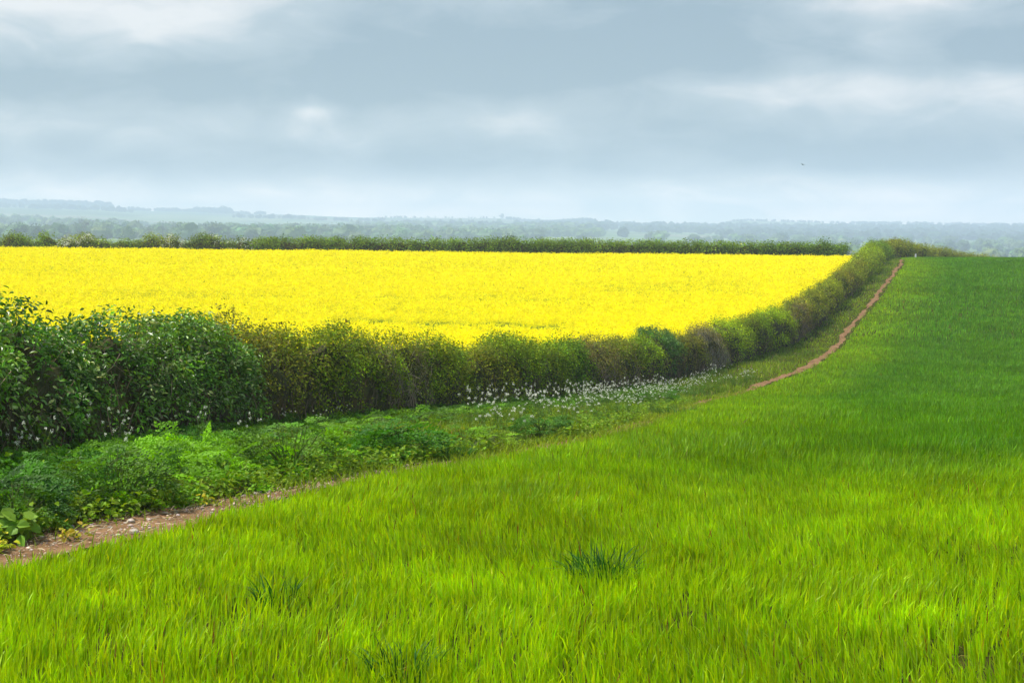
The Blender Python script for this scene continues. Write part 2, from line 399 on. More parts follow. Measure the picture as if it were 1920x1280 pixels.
def build_rape():
    mb = MB()
    ys = np.concatenate([np.arange(14, 60, .5), np.arange(60, 111.1, .5)]); ts = np.linspace(0, 1, 260) ** .8
    Y, T = np.meshgrid(ys, ts, indexing='ij'); X0 = -.46 * Y - 10; X1 = hx(Y) - 1.55; X = X0 + (X1 - X0) * T
    Zt = rape_top(X.ravel(), Y.ravel()).reshape(X.shape) - .13
    Zg = G(X, Y); Zt[:, -1] = Zg[:, -1]; Zt[-1] = Zg[-1]; Zt[0] = Zg[0]
    n, m = X.shape; i = (np.arange(n - 1)[:, None] * m + np.arange(m - 1)[None]).ravel()
    tn = np.array([.64, .57, .001]) * (.8 + .4 * fbm(np.c_[X.ravel(), Y.ravel()] * 1.1, 63))[:, None]
    gp = rape_gap(X.ravel(), Y.ravel())[:, None]; tn = tn * (1 - gp) + np.array([.13, .19, .012]) * gp
    mb.add(np.stack([X, Y, Zt], -1).reshape(-1, 3), [np.c_[i, i + 1, i + m + 1, i + m]], tn)
    for (y0, y1, dens, s) in ((18, 44, 14, .075), (44, 62, 60, .075), (62, 82, 44, .09), (82, 111, 30, .12)):
        w = .42 * y1 + 6 + hx(y1); nn = int(dens * (y1 - y0) * (w + 10))
        y = R.uniform(y0, y1, nn); x = R.uniform(-.42 * y1 - 6, hx(y1), nn)
        ok = (x < hx(y) - 1.45) & (x > -.42 * y - 5) & (R.random(nn) > .93 * rape_gap(x, y)); x, y = x[ok], y[ok]; nn = len(x)
        z = rape_top(x, y) + np.abs(R.normal(0, .05, nn)) - .05
        k = 5; P = np.repeat(np.c_[x, y, z], k, 0) + R.normal(0, 1, (nn * k, 3)) * np.array([s * .42, s * .42, s * .5])
        N = R.normal(0, .42, (nn * k, 3)) + np.array([0, -.3, .8]); D = R.normal(0, 1, (nn * k, 3))
        t = jit((.80, .715, .0002), nn, .04, .015); pl = R.random(nn) < .08; t[pl] = jit((.88, .78, .02), pl.sum(), .04)
        gr = R.random(nn) < .012 * fbm(np.c_[x, y] * .15, 65); t[gr] = jit((.34, .36, .012), gr.sum(), .2)
        rhombs(mb, P, N, D, s * .8, s * .72, np.repeat(t, k, 0))
    tag(mb.build('rapeseed_crop', M_rape), 'bright yellow flowering rapeseed crop behind the long hedge', 'rapeseed', kind='stuff')
build_rape()

# ------------------------------------------------------------------ hedge shrubs
class Line:
    def __init__(self, pts):
        self.P = pts; d = np.gradient(pts, axis=0); d = d / np.linalg.norm(d, axis=1, keepdims=True)
        self.N = np.c_[d[:, 1], -d[:, 0]]; self.s = np.r_[0, np.cumsum(np.hypot(*np.diff(pts, axis=0).T))]
    def at(self, s):
        f = lambda a: np.interp(s, self.s, a)
        # carry straight on past the ends
        p = np.stack([f(self.P[:, 0]), f(self.P[:, 1])], -1); n = np.stack([f(self.N[:, 0]), f(self.N[:, 1])], -1)
        n = n / np.linalg.norm(n, axis=-1, keepdims=True)
        return p, n
    def s_of_y(self, y):
        return float(np.interp(y, self.P[:, 1], self.s))
HL = Line(HC)
C_OLIVE = (.165, .22, .006); C_BRIGHT = (.26, .39, .004); C_DARK = (.075, .19, .009); C_MID = (.16, .26, .005); C_BROWN = (.165, .185, .018); C_YELL = (.29, .40, .005); C_BLUE = (.045, .085, .03)
BARK = (.16, .115, .075)

def shrub(line, name, label, cat, s0, s1, H, D, cols, area_leaf=900, L=.045, gloss=False, bare=0.0, group=None, lump=.2, shoots=4, twig=1.0, core=.8, blossom=0,
          W=None, foot=.22, taper=.3, nexp=2.5, off=0.0, cl=14, bark=BARK):
    sc = .5 * (s0 + s1); ln = s1 - s0
    pc, nc = line.at(np.array([sc])); oc = pc[0] - nc[0] * (D / 2 - off); org = np.array([oc[0], oc[1], float(G(oc[0:1], oc[1:2])[0])])
    seed = int(R.integers(1, 99999))
    root = empty(name, org, label, cat, group)
    def surf(t, th, k=1.0):
        s = s0 + ln * t; p, nn = line.at(s); e = 1 - taper * np.abs(2 * t - 1) ** 3
        cx = np.sign(np.cos(th)) * np.abs(np.cos(th)) ** (2 / nexp); cz = np.abs(np.sin(th)) ** (2 / nexp)
        c = p - nn * (D / 2 - off); base = G(c[:, 0], c[:, 1])
        q = np.c_[c + nn * (cx * D / 2)[:, None], base + cz * H]
        m = 1 + lump * (fbm(q * (1.9 / max(H, .6) * 1.4), seed, 2) - .5) * 2 + lump * .45 * (vnoise(q * 5.0 / max(H, 1) * 1.4, seed + 5) - .5) * 2
        m = m * k * e
        P = np.c_[c + nn * (cx * D / 2 * m)[:, None], base + cz * H * m]
        ou = nrm(np.c_[nn * (np.sign(cx) * np.abs(cx) ** 1.6 / D)[:, None], cz ** 1.6 / H])
        return P, ou
    # leaves in sprays over the lumpy outside, thinning toward the inside and the foot
    A = ln * (2 * H + D); ncl = max(6, int(A * area_leaf * 1.7 / cl))
    t = R.uniform(-.03, 1.03, ncl); th = np.where(R.random(ncl) < .82, R.uniform(.02, 2.2, ncl), R.uniform(2.2, 3.12, ncl))
    P, ou = surf(t, th); hgt = np.sin(th)
    dpt = np.abs(R.normal(0, .11, ncl)) * min(1.3, H); P = P - ou * dpt[:, None]
    keep = (R.random(ncl) < np.clip(.25 + (hgt / max(foot, .01)) * .5, 0, 1)) & (R.random(ncl) > bare)
    dens = fbm(P * 3.2 / max(H, 1), seed + 9, 2); keep &= R.random(ncl) < np.clip(1.6 - 1.9 * sm(.40, .72, dens), .10, 1)
    P, ou, hgt = P[keep], ou[keep], hgt[keep]; ncl = len(P)
    mb = MB(); cols = [np.array(c) for c in cols]
    if ncl:
        pick = fbm(P * (1.3 / max(H, 1) * 1.5), seed + 3, 2); w = sm(.35, .65, pick)[:, None]
        base = cols[0] * (1 - w) + cols[-1] * w
        if len(cols) > 2: mid = R.random(ncl) < (.09 if gloss else .18); base[mid] = cols[1]  # on glossy shrubs this pale tone paints glints onto some leaf sprays
        base = base * np.exp(R.normal(0, .36, (ncl, 1)))
        sp = L * 1.9
        Q = np.repeat(P, cl, 0) + np.clip(R.normal(0, sp * (.6 if gloss else 1), (ncl * cl, 3)), -1.7 * sp, 1.7 * sp) * np.array([1, 1, .8])
        O = np.repeat(ou, cl, 0)
        N = O * .55 + np.array([0, 0, .55]) + R.normal(0, .55, Q.shape); Dr = O * .5 + R.normal(0, .8, Q.shape) - np.array([0, 0, .25])
        tt = np.repeat(base, cl, 0) * np.exp(R.normal(0, .2, (len(Q), 1))); tt[:, 0] *= np.exp(R.normal(0, .14, len(Q)))
        Ls = L * R.uniform(.65, 1.3, len(Q)); (ovals if gloss else rhombs)(mb, Q, N, Dr, Ls, Ls * (W or (.5 if gloss else .62)), np.clip(tt, 0, .9))
    # young shoots standing clear of the top
    ns = int(shoots * ln); tg = MB()
    if ns:
        Ps, os = surf(R.uniform(0, 1, ns), R.normal(1.5, .32, ns), .96); hs = np.abs(R.normal(.06, .07, ns)) * min(1.6, max(H, 1)) + .02
        tip = Ps + np.c_[R.normal(0, .25, ns) * hs, R.normal(0, .25, ns) * hs, hs]
        tubes(tg, Ps - [0, 0, .15], tip, .0035 * max(1, L / .05), .0015 * max(1, L / .05), jit((.15, .11, .05), ns), 0, .05)
        k = 9; fr = R.uniform(.0, 1, (ns * k, 1)); Q = np.repeat(Ps, k, 0) * (1 - fr) + np.repeat(tip, k, 0) * fr + R.normal(0, L * .35, (ns * k, 3))
        if bare < .8:
            rhombs(mb, Q, R.normal(0, .7, Q.shape) + [0, 0, .5], R.normal(0, .8, Q.shape) + [0, 0, .3], L * R.uniform(.5, 1, len(Q)), L * .5, jit(cols[-1] * 1.1, len(Q), .2))
    if mb.n: mb.build('foliage', M_gloss if gloss else M_leaf, root, org)
    # branches: packed inner wood, and twigs reaching the surface
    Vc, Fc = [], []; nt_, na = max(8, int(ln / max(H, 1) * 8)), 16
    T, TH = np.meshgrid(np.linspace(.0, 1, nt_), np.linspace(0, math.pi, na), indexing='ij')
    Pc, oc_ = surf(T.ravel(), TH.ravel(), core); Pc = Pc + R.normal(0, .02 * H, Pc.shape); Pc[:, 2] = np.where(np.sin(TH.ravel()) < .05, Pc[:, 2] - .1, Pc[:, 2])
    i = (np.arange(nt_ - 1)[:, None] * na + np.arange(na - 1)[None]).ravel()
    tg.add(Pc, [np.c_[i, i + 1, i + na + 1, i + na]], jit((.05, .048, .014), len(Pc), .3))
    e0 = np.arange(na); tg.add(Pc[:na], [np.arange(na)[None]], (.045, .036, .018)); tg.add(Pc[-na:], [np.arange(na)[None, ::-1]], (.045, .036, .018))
    nw = int(A * 15 * twig * (1 + 5 * bare) * min(1, (.06 / L)))
    th2 = np.where(R.random(nw) < .5, R.uniform(.05, .5, nw), R.uniform(.1, 2.0, nw)); t2 = R.uniform(0, 1, nw)
    Pt, ot = surf(t2, th2, R.uniform(.86, 1.0, nw)); Pb = Pt + R.normal(0, 1, Pt.shape) * np.array([.10, .10, .05]) - ot * .10; Pb[:, 2] -= R.uniform(.08, .38, nw) * min(1, H)
    tk = max(1.0, L / .05)
    tubes(tg, Pb, Pt, .005 * tk, .0022 * tk, jit(bark, nw, .35, .1), 0, .08)
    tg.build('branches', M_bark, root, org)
    if blossom:
        bb = MB(); Pz, oz = surf(R.uniform(.05, .95, blossom), R.uniform(.25, 1.5, blossom), 1.03); bl = fbm(Pz * 1.1, seed + 77, 2); ok = bl > .5; Pz, oz = Pz[ok], oz[ok]
        k = 10; Q = np.repeat(Pz, k, 0) + R.normal(0, L * .9, (len(Pz) * k, 3))
        rhombs(bb, Q, np.repeat(oz, k, 0) + R.normal(0, .6, Q.shape), R.normal(0, 1, Q.shape), L * .75, L * .7, jit((.72, .72, .62), len(Q), .1, .03))
        bb.build('blossom', M_white, root, org)
    return root, org

GH = 'shrubs grown together into the long hedge'
sy = HL.s_of_y
# (y from, y to, height, depth, colours, leaf length, glossy, bareness, label, options)
SHR = [
 (8.0, 14.4, 1.42, 1.6, [(.115, .235, .010), (.34, .42, .16), C_DARK], .064, 1, 0, 'leafy dark bush with large shiny pointed leaves at the near end of the hedge', dict(area_leaf=880, lump=.24, off=.35, shoots=1, W=.42, taper=.4)),  # pale middle colour imitates light glinting on the leaves
 (13.8, 18.4, 1.37, 1.8, [(.115, .235, .012), (.34, .42, .16), C_DARK], .062, 1, 0, 'rounded dark green bush with shining leaves, next to the olive brown hawthorn', dict(area_leaf=920, lump=.2, off=.45, shoots=1, W=.42, taper=.38)),  # middle colour again a painted leaf glint
 (17.4, 21.0, 1.40, 1.3, [C_BROWN, C_OLIVE, (.22, .21, .012)], .046, 0, .10, 'olive brown hawthorn shrub with thin leaves beside the shiny dark bush', dict()),
 (20.6, 23.8, 1.43, 1.3, [C_OLIVE, C_MID], .046, 0, 0, 'dense olive green hawthorn shrub with a single bare twig rising from its top', dict()),
 (23.5, 25.2, 1.42, 1.2, [(.17, .155, .05), C_OLIVE], .044, 0, .3, 'grey twiggy shrub with few leaves, above the leaning bare stems', dict(bark=(.26, .21, .14), twig=1.5)),
 (25.0, 27.0, 1.33, 1.25, [C_MID, C_OLIVE], .047, 0, 0, 'dark green rounded shrub just before the dip in the hedge top', dict()),
 (26.8, 29.6, 1.2, 1.2, [C_OLIVE, C_BROWN, (.25, .26, .01)], .047, 0, .08, 'low olive shrub under the dip where the yellow field comes down lowest', dict()),
 (29.3, 33.2, 1.46, 1.3, [C_OLIVE, (.18, .27, .006)], .05, 0, 0, 'wide olive and fresh green shrub behind the thickest white flowers', dict()),
 (33.0, 35.2, 1.44, 1.25, [(.10, .20, .012), C_MID], .054, 0, 0, 'shrub with a dark green leafy crown between two olive shrubs', dict(area_leaf=800)),
 (35.0, 38.2, 1.47, 1.3, [(.19, .17, .05), C_BROWN, C_OLIVE], .052, 0, .32, 'grey brown half bare shrub behind the white flower bank', dict(area_leaf=800, bark=(.25, .19, .14))),
 (38.0, 41.4, 1.47, 1.3, [C_BROWN, (.17, .155, .03), C_OLIVE], .054, 0, .2, 'broad brown tinged hawthorn shrub with bare lower twigs', dict(area_leaf=720, bark=(.22, .17, .12))),
 (41.2, 43.6, 1.5, 1.3, [C_BRIGHT, (.19, .29, .006)], .05, 0, 0, 'yellow green shrub sloping against the round ivy clad shrub', dict(area_leaf=650)),
 (43.4, 46.2, 1.66, 1.45, [(.10, .22, .02), C_DARK], .06, 1, 0, 'round ivy clad shrub standing a little above the middle of the hedge', dict(area_leaf=520, shoots=4)),
 (46.0, 48.6, 1.5, 1.3, [C_OLIVE, (.18, .19, .02)], .05, 0, .1, 'dull olive shrub between the ivy clad shrub and the grey bare shrub', dict(area_leaf=620)),
 (48.4, 51.2, 1.5, 1.3, [(.19, .17, .07), (.18, .17, .04)], .05, 0, .4, 'pale grey nearly leafless shrub beside the vivid green round shrub', dict(area_leaf=620, bark=(.30, .26, .20), twig=1.5)),
 (51.0, 54.4, 1.55, 1.4, [C_YELL, C_BRIGHT], .055, 0, 0, 'vivid yellow green rounded shrub beside the pale grey bare shrub', dict(area_leaf=560)),
 (54.2, 56.6, 1.5, 1.35, [C_MID, C_OLIVE], .055, 0, .05, 'narrow mid green shrub between two vivid green shrubs', dict(area_leaf=540)),
 (56.4, 60.2, 1.55, 1.4, [C_BRIGHT, (.27, .36, .006)], .06, 0, 0, 'second vivid green rounded shrub, at the foot of the rise', dict(area_leaf=500)),
 (60.0, 64.5, 1.48, 1.4, [(.21, .17, .05), C_OLIVE], .06, 0, .25, 'brown sided shrub with bare lower twigs at the foot of the rise', dict(area_leaf=460, bark=(.22, .165, .12))),
 (64.2, 69.5, 1.45, 1.45, [C_OLIVE, (.24, .25, .012)], .065, 0, .05, 'broad olive clump, first on the rising stretch of the hedge', dict(area_leaf=400)),
 (69.2, 74.5, 1.45, 1.45, [(.19, .22, .01), (.25, .31, .008)], .065, 0, 0, 'moss green clump halfway up the rising stretch of the hedge', dict(area_leaf=380)),
 (74.2, 80.5, 1.42, 1.45, [(.21, .20, .02), C_OLIVE], .07, 0, .08, 'brownish green clump below the lighter top of the rise', dict(area_leaf=340)),
 (80.2, 87, 1.42, 1.5, [(.22, .28, .01), (.20, .22, .012)], .075, 0, 0, 'smooth green clump near the top of the rise beside the narrowing track', dict(area_leaf=310)),
 (86.7, 95, 1.5, 1.6, [(.25, .34, .008), C_OLIVE], .08, 0, 0, 'light green clump where the yellow field ends', dict(area_leaf=280)),
 (94.7, 104, 1.66, 1.7, [(.26, .37, .008), (.21, .28, .01)], .085, 0, 0, 'bright green tall clump on the crest where the hedge turns', dict(area_leaf=260)),
 (103.7, 113.5, 1.75, 1.7, [(.10, .20, .015), (.19, .28, .012)], .09, 0, 0, 'dark green tall clump at the hedge corner on the skyline', dict(area_leaf=240)),
 (113.2, 146, 1.9, 1.6, [(.19, .235, .02), (.23, .25, .02)], .10, 0, .05, 'hedge running down out of sight beyond the crest of the green field', dict(area_leaf=190, taper=.12)),
]
shrubs = []
for (ya, yb, H, D, cols, L, gl, br, lab, kw) in SHR:
    kw = dict(kw); kw.setdefault('taper', .2 if yb < 44 else .34); kw.setdefault('lump', .21 if yb < 56 else .25); kw.setdefault('off', .2 if yb < 40 else 0.0); al = kw.pop('area_leaf', 1000)
    last = ya > 113
    shrubs.append(shrub(HL, 'hedge' if last else 'hedge_shrub', lab, 'hedge' if last else 'shrub', sy(ya) - .35, sy(yb) + .35, H, D, cols, al, L, bool(gl), br, None if last else GH, **kw))

# the bare twig that rises above the hedge, part of its shrub
root, org = shrubs[3]
mb = MB(); p0 = np.array([[-2.80, 23.1, float(G(np.array([-2.8]), np.array([23.1]))[0]) + 1.28]]); p1 = p0 + [[-.03, 0, .36]]
tubes(mb, p0, p1, .006, .003, np.array([[.2, .15, .06]]), 0, .02, 4); tubes(mb, p0 + [[0, 0, .19]], p0 + [[-.03, 0, .24]], .003, .002, np.array([[.2, .15, .06]]))
mb.build('twig', M_bark, root, org)

# bare dead stems leaning at the hedge foot
def dead_stem(x, y, h, dx, dy, label):
    b = np.array([x, y, float(G(np.array([x]), np.array([y]))[0]) - .03])
    mb = MB(); t = b + [dx, dy, h]
    tubes(mb, b[None], t[None], .011, .005, np.array([[.40, .33, .22]]), 0, .05, 5)
    q = b + (t - b) * .6
    tubes(mb, q[None], (q + [dx * .3 + .10, 0, h * .3])[None], .005, .003, np.array([[.40, .33, .22]]), 0, .05, 3)
    tubes(mb, (b + (t - b) * .75)[None], (b + (t - b) * .75 + [dx * .2 - .09, 0, h * .22])[None], .004, .0025, np.array([[.40, .33, .22]]), 0, .05, 3)
    tag(mb.build('dead_stem', M_bark, None, b), label, 'stem', 'bare stems at the hedge foot')
for a in ((-3.05, 22.6, .6, .22, 0, 'forked pale bare stem leaning right under the grey twiggy shrub'), (-2.75, 22.8, .52, .12, 0, 'thin upright pale stem beside the forked bare stem'),
          (-3.65, 19.6, .62, .26, 0, 'long pale stem leaning right against the olive brown hawthorn'), (-3.95, 19.0, .42, -.3, 0, 'short pale stem leaning left against the olive brown hawthorn'),
          (-1.9, 25.0, .5, .2, 0, 'pale bent stem below the dip in the hedge top'), (-3.75, 10.6, .62, -.34, 0, 'long thin bramble cane arching from the leafy plants at the near end of the hedge')):
    dead_stem(*a)

# ------------------------------------------------------------------ far hedge and its bushes
FLX = np.arange(-75, 28.2, .5); FL = Line(np.c_[FLX, 112.6 + .012 * FLX + .6 * np.sin(FLX * .06)])
sx = lambda x: float(np.interp(x, FLX, FL.s))
ux = lambda u: (u - 960) / 2637 * 113
def far_shrub(name, label, cat, u0, u1, H, D, cols, **kw):
    kw.setdefault('L', .13); kw.setdefault('shoots', 2.5); kw.setdefault('area_leaf', 190); kw.setdefault('core', .88)
    return shrub(FL, name, label, cat, sx(ux(u0)), sx(ux(u1)), H, D, cols, **kw)
GF = 'bushes at the left end of the far hedge'
far_shrub('hawthorn_bush', 'low grey green bush at the far left end beyond the yellow field', 'bush', -430, 26, 1.77, 1.8, [(0.112, 0.120, .02), C_MID], group=GF, lump=.22)
far_shrub('hawthorn_bush', 'pointed bush with two fresh green peaks at the far left beyond the yellow field', 'bush', 0, 68, 2.25, 2.2, [(0.160, 0.224, .012), C_MID], group=GF, lump=.3, taper=.5, nexp=2)
far_shrub('hawthorn_bush', 'small dark bush in the low gap between the two pointed bushes', 'bush', 44, 92, 1.54, 1.6, [(0.096, 0.120, .02), C_MID], group=GF)
far_shrub('hawthorn_bush', 'single conical green bush standing alone before a gap in the far hedge', 'bush', 64, 116, 2.19, 2.0, [(0.136, 0.216, .012), C_MID], group=GF, lump=.26, taper=.6, nexp=1.8)
far_shrub('hawthorn_bush', 'very low dark bush right of the conical bush', 'bush', 92, 134, 1.44, 1.5, [(0.096, 0.112, .02), C_MID], group=GF)
far_shrub('hawthorn_bush', 'long tall bush with the most white blossom in the far hedge', 'bush', 108, 202, 2.19, 2.2, [(0.192, 0.248, .012), (0.128, 0.184, .012)], group=GF, lump=.25, blossom=130)
far_shrub('hawthorn_bush', 'blossomless dark green bush right of the most flowering bush', 'bush', 180, 242, 2.02, 2.0, [(0.136, 0.200, .012), C_MID], group=GF, lump=.22)
far_shrub('hawthorn_bush', 'low dull green stretch between two taller parts of the far hedge', 'bush', 220, 284, 1.88, 1.8, [(0.112, 0.144, .018), C_MID], group=GF, lump=.2)
far_shrub('hawthorn_bush', 'tall bush with a single white blossom patch at its foot on the left', 'bush', 262, 355, 2.18, 2.0, [(0.192, 0.240, .012), (0.120, 0.184, .012)], group=GF, lump=.24, blossom=70)
far_shrub('hawthorn_bush', 'bright topped green bush with small blossom patch right of the tall flowering bush', 'bush', 333, 440, 2.14, 2.0, [(0.184, 0.248, .012), (0.120, 0.184, .012)], group=GF, lump=.22, blossom=60)
far_shrub('hawthorn_bush', 'green bush with a faint blossom spot before the clipped hedge begins', 'bush', 418, 530, 2.04, 2.0, [(0.144, 0.208, .012), (0.104, 0.160, .012)], group=GF, lump=.2, blossom=30)
far_shrub('hedge', 'long evenly clipped dark green hedge along the far side of the yellow field', 'hedge', 515, 1562, 2.2, 1.5, [(.12, .21, .010), (.17, .27, .010)], lump=.09, taper=.06, shoots=5, nexp=3.4, area_leaf=210)
far_shrub('round_bush', 'round lighter green bush rising above the clipped far hedge', 'bush', 924, 968, 2.6, 2.0, [(.11, .165, .015), (.085, .13, .012)], lump=.2, taper=.6, nexp=2, off=.25)
far_shrub('end_shrub', 'rounded dark green end shrub of the clipped far hedge beside the gap', 'shrub', 1526, 1570, 2.4, 1.9, [(.10, .18, .012), (.12, .2, .012)], lump=.12, taper=.3, off=.2)
# dark bush beyond the gap
L2 = Line(np.c_[np.linspace(33.2, 36.4, 8), np.full(8, 139.0)])
shrub(L2, 'dark_bush', 'small dark bush just showing behind the far right corner of the yellow field', 'bush', 0, L2.s[-1], 1.5, 1.6, [(.03, .045, .02), (.035, .05, .02)], 110, .13, taper=.5, shoots=1)

# ------------------------------------------------------------------ verge: grass, leafy undergrowth, cow parsley
def build_verge_grass():
    mb = MB()
    for (y0, y1, dens, W0, segs) in ((6, 14, 260, .007, 2), (14, 22, 420, .011, 2), (22, 36, 260, .017, 2), (36, 60, 130, .026, 2), (60, 118, 70, .045, 2)):
        n = int(dens * (y1 - y0) * 6); y = R.uniform(y0, y1, n); a = R.uniform(0, 1, n)
        x0 = hx(y) - .2; x1 = px(y) - .18; x = x0 + (x1 - x0) * a
        keep = R.random(n) < np.clip((x1 - x0) / 6, 0, 1); x, y, a = x[keep], y[keep], a[keep]; n = len(x); q = np.c_[x, y]
        cl = fbm(q * .9, 81); H = (.05 + .20 * cl ** 1.5) * (1 - .4 * sm(2.2, .6, x - hx(y)) * (y < 34)) * R.uniform(.6, 1.3, n) * (1 - .45 * sm(.8, 1, a))
        g = fbm(q * .45, 82)[:, None]; t = np.array([.115, .20, .012]) * (1 - sm(.4, .62, g)) + np.array([.20, .30, .012]) * sm(.4, .62, g)
        t = t * np.exp(R.normal(0, .22, (n, 1))); dr = R.random(n) < .06; t[dr] = jit((.32, .26, .12), dr.sum(), .2)
        blades(mb, np.c_[q, G(x, y)], H, W0 * R.uniform(.6, 1.3, n), np.abs(R.normal(.4, .25, n)), R.uniform(0, 6.28, n), np.clip(t, 0, .9), segs)
    # grass growing over the less trodden length of the track
    for (y0, y1, dens) in ((9.6, 14.5, 560), (14.5, 33, 430), (6, 9.6, 60), (33, 43, 150), (43, 110, 70)):
        n = int(dens * (y1 - y0) * .8); y = R.uniform(y0, y1, n); x = px(y) + (R.uniform(-.42, .42, n) if y0 < 40 else R.choice([-1, 1], n) * R.uniform(.08, .42, n)); q = np.c_[x, y]
        ok = fbm(q * .8, 83) > (.36 if y0 == 9.6 else .33 if y0 == 14.5 else .52); x, y = x[ok], y[ok]; n = len(x)
        sc = 1 + y0 / 18
        blades(mb, np.c_[x, y, G(x, y)], R.uniform(.05, .13, n), .007 * sc * np.ones(n), np.abs(R.normal(.5, .3, n)), R.uniform(0, 6.28, n), jit((.2, .30, .015), n), 2)
    tag(mb.build('verge_grass', M_wheat), 'rough grass of the verge between hedge and track', 'grass', kind='stuff')
build_verge_grass()

def frond(npair=4, nl=5, s=.035):
    """one divided leaf, unit length: positions, directions and sizes of its leaflets in its own plane"""
    P, D, S = [], [], []
    for i in range(npair + 1):
        f = .25 + .75 * i / npair
        if i == npair: stems = [(np.array([0, f - .12]), np.array([0, 1.]), .30)]
        else:
            l = .48 * (1 - .7 * (i / npair)); stems = [(np.array([0, f]), np.array([sgn * .85, .5]), l) for sgn in (-1, 1)]
        for (o, d, l) in stems:
            for k in range(nl):
                g = (k + .5) / nl; side = (-1) ** k
                P.append(o + d * l * g); a = d + np.array([-d[1], d[0]]) * side * .8; D.append(a); S.append(.21 * (1 - .45 * g) * (l / .4) ** .5)
    return np.array(P), np.array(D), np.array(S)
FP, FD, FS = frond()
def fronds(mb, base, tip_dir, size, tint, up=.5):
    """divided leaves rooted at base, pointing along tip_dir"""
    n = len(base); T = nrm(tip_dir); S = nrm(np.cross(T, np.array([0, 0, 1.]) + R.normal(0, .35, (n, 3)))); Nn = np.cross(S, T)
    k = len(FP); sz = size[:, None, None]
    P = base[:, None] + (S[:, None] * FP[None, :, :1] + T[:, None] * FP[None, :, 1:]) * sz - Nn[:, None] * (.25 * FP[None, :, 1:] ** 2) * sz * np.sign(Nn[:, None, 2:])
    D = S[:, None] * FD[None, :, :1] + T[:, None] * FD[None, :, 1:] + R.normal(0, .25, (n, k, 3))
    N = np.broadcast_to((Nn * np.sign(Nn[:, 2:]))[:, None], P.shape) + R.normal(0, .25, (n, k, 3))
    L = (FS[None] * size[:, None]).ravel() * R.uniform(.8, 1.25, n * k)
    t = np.repeat(tint, k, 0) * np.exp(R.normal(0, .12, (n * k, 1)))
    rhombs(mb, P.reshape(-1, 3), N.reshape(-1, 3), D.reshape(-1, 3), L, L * .62, np.clip(t, 0, .9))

def mound(x, y):
    """height of the leafy growth over the ground"""
    w = np.clip((px(y) - .30 - x) / .9, 0, 1); b = np.clip((x - hx(y) + 1) / .6, 0, 1)
    return (w ** .6) * b * (.03 + (.52 - .31 * sm(10.2, 12.6, y)) * fbm(np.c_[x, y] * 1.25, 91)) * (1 - sm(12.5, 15.5, y - .25 * (px(y) - x))) + 0
def build_undergrowth():
    mb = MB(); n = 4600; y = R.uniform(6.2, 17.5, n); x = R.uniform(-5.4, 1, n)
    keep = (x > hx(y) - .35) & (x < px(y) - .18); x, y = x[keep], y[keep]; h = mound(x, y); n = len(x)
    keep = (h > .05); x, y, h = x[keep], y[keep], h[keep]; n = len(x)
    z = G(x, y) + h * R.uniform(.35, 1.0, n)
    az = R.uniform(0, 6.28, n); out = np.c_[np.cos(az), np.sin(az), R.uniform(-.25, .55, n)] + np.array([.25, -.3, 0])
    g = fbm(np.c_[x, y] * .9, 93)[:, None]; w = sm(.40, .60, g)
    t = np.array([.05, .17, .002]) * (1 - w) + np.array([.145, .335, .002]) * w; t = t * np.exp(R.normal(0, .22, (n, 1)))
    fronds(mb, np.c_[x, y, z], out, R.uniform(.15, .29, n), t)
    # broad nettle and hogweed leaves among them
    n = 3400; y = R.uniform(6.2, 17.5, n); x = R.uniform(-5.4, 1, n); keep = (x > hx(y) - .3) & (x < px(y) - .16); x, y = x[keep], y[keep]; h = mound(x, y)
    keep = (h > .03) & (fbm(np.c_[x, y] * .8, 95) > .5); x, y, h = x[keep], y[keep], h[keep]; n = len(x)
    z = G(x, y) + h * R.uniform(.3, 1.05, n) + .02
    ovals(mb, np.c_[x, y, z], R.normal(0, .45, (n, 3)) + [0, -.15, 1], R.normal(0, 1, (n, 3)), R.uniform(.05, .11, n), R.uniform(.035, .07, n), jit((.12, .25, .015), n, .25))
    # low seedlings along the track's edge and up the verge
    n = 5200; y = R.uniform(6.5, 32, n); x = px(y) - .16 - np.abs(R.normal(0, .55, n)); keep = (x > hx(y)) & (fbm(np.c_[x, y] * .7, 96) > .42); x, y = x[keep], y[keep]; n = len(x)
    k = 4; Q = np.repeat(np.c_[x, y, G(x, y) + R.uniform(.02, .14, n)], k, 0) + R.normal(0, .025, (n * k, 3))
    ovals(mb, Q, R.normal(0, .5, Q.shape) + [0, 0, 1], R.normal(0, 1, Q.shape), R.uniform(.03, .06, len(Q)), R.uniform(.02, .04, len(Q)), jit((.17, .28, .015), len(Q), .25))
    # low growth creeping out from the hedge foot further on
    n = 4200; y = R.uniform(13.5, 40, n); x = hx(y) - .1 + np.abs(R.normal(0, .8, n)); keep = x < px(y) - .5; x, y = x[keep], y[keep]; n = len(x)
    az = R.uniform(0, 6.28, n); z = G(x, y) + R.uniform(.02, .13, n) * fbm(np.c_[x, y] * .8, 97) * 1.6
    fronds(mb, np.c_[x, y, z], np.c_[np.cos(az), np.sin(az), R.uniform(-.1, .5, n)], R.uniform(.12, .24, n) * (1 + y / 60), jit((.075, .175, .004), n, .35))
    tag(mb.build('undergrowth', M_fern), 'tangle of leafy green plants between hedge foot and track', 'undergrowth', kind='stuff')
build_undergrowth()

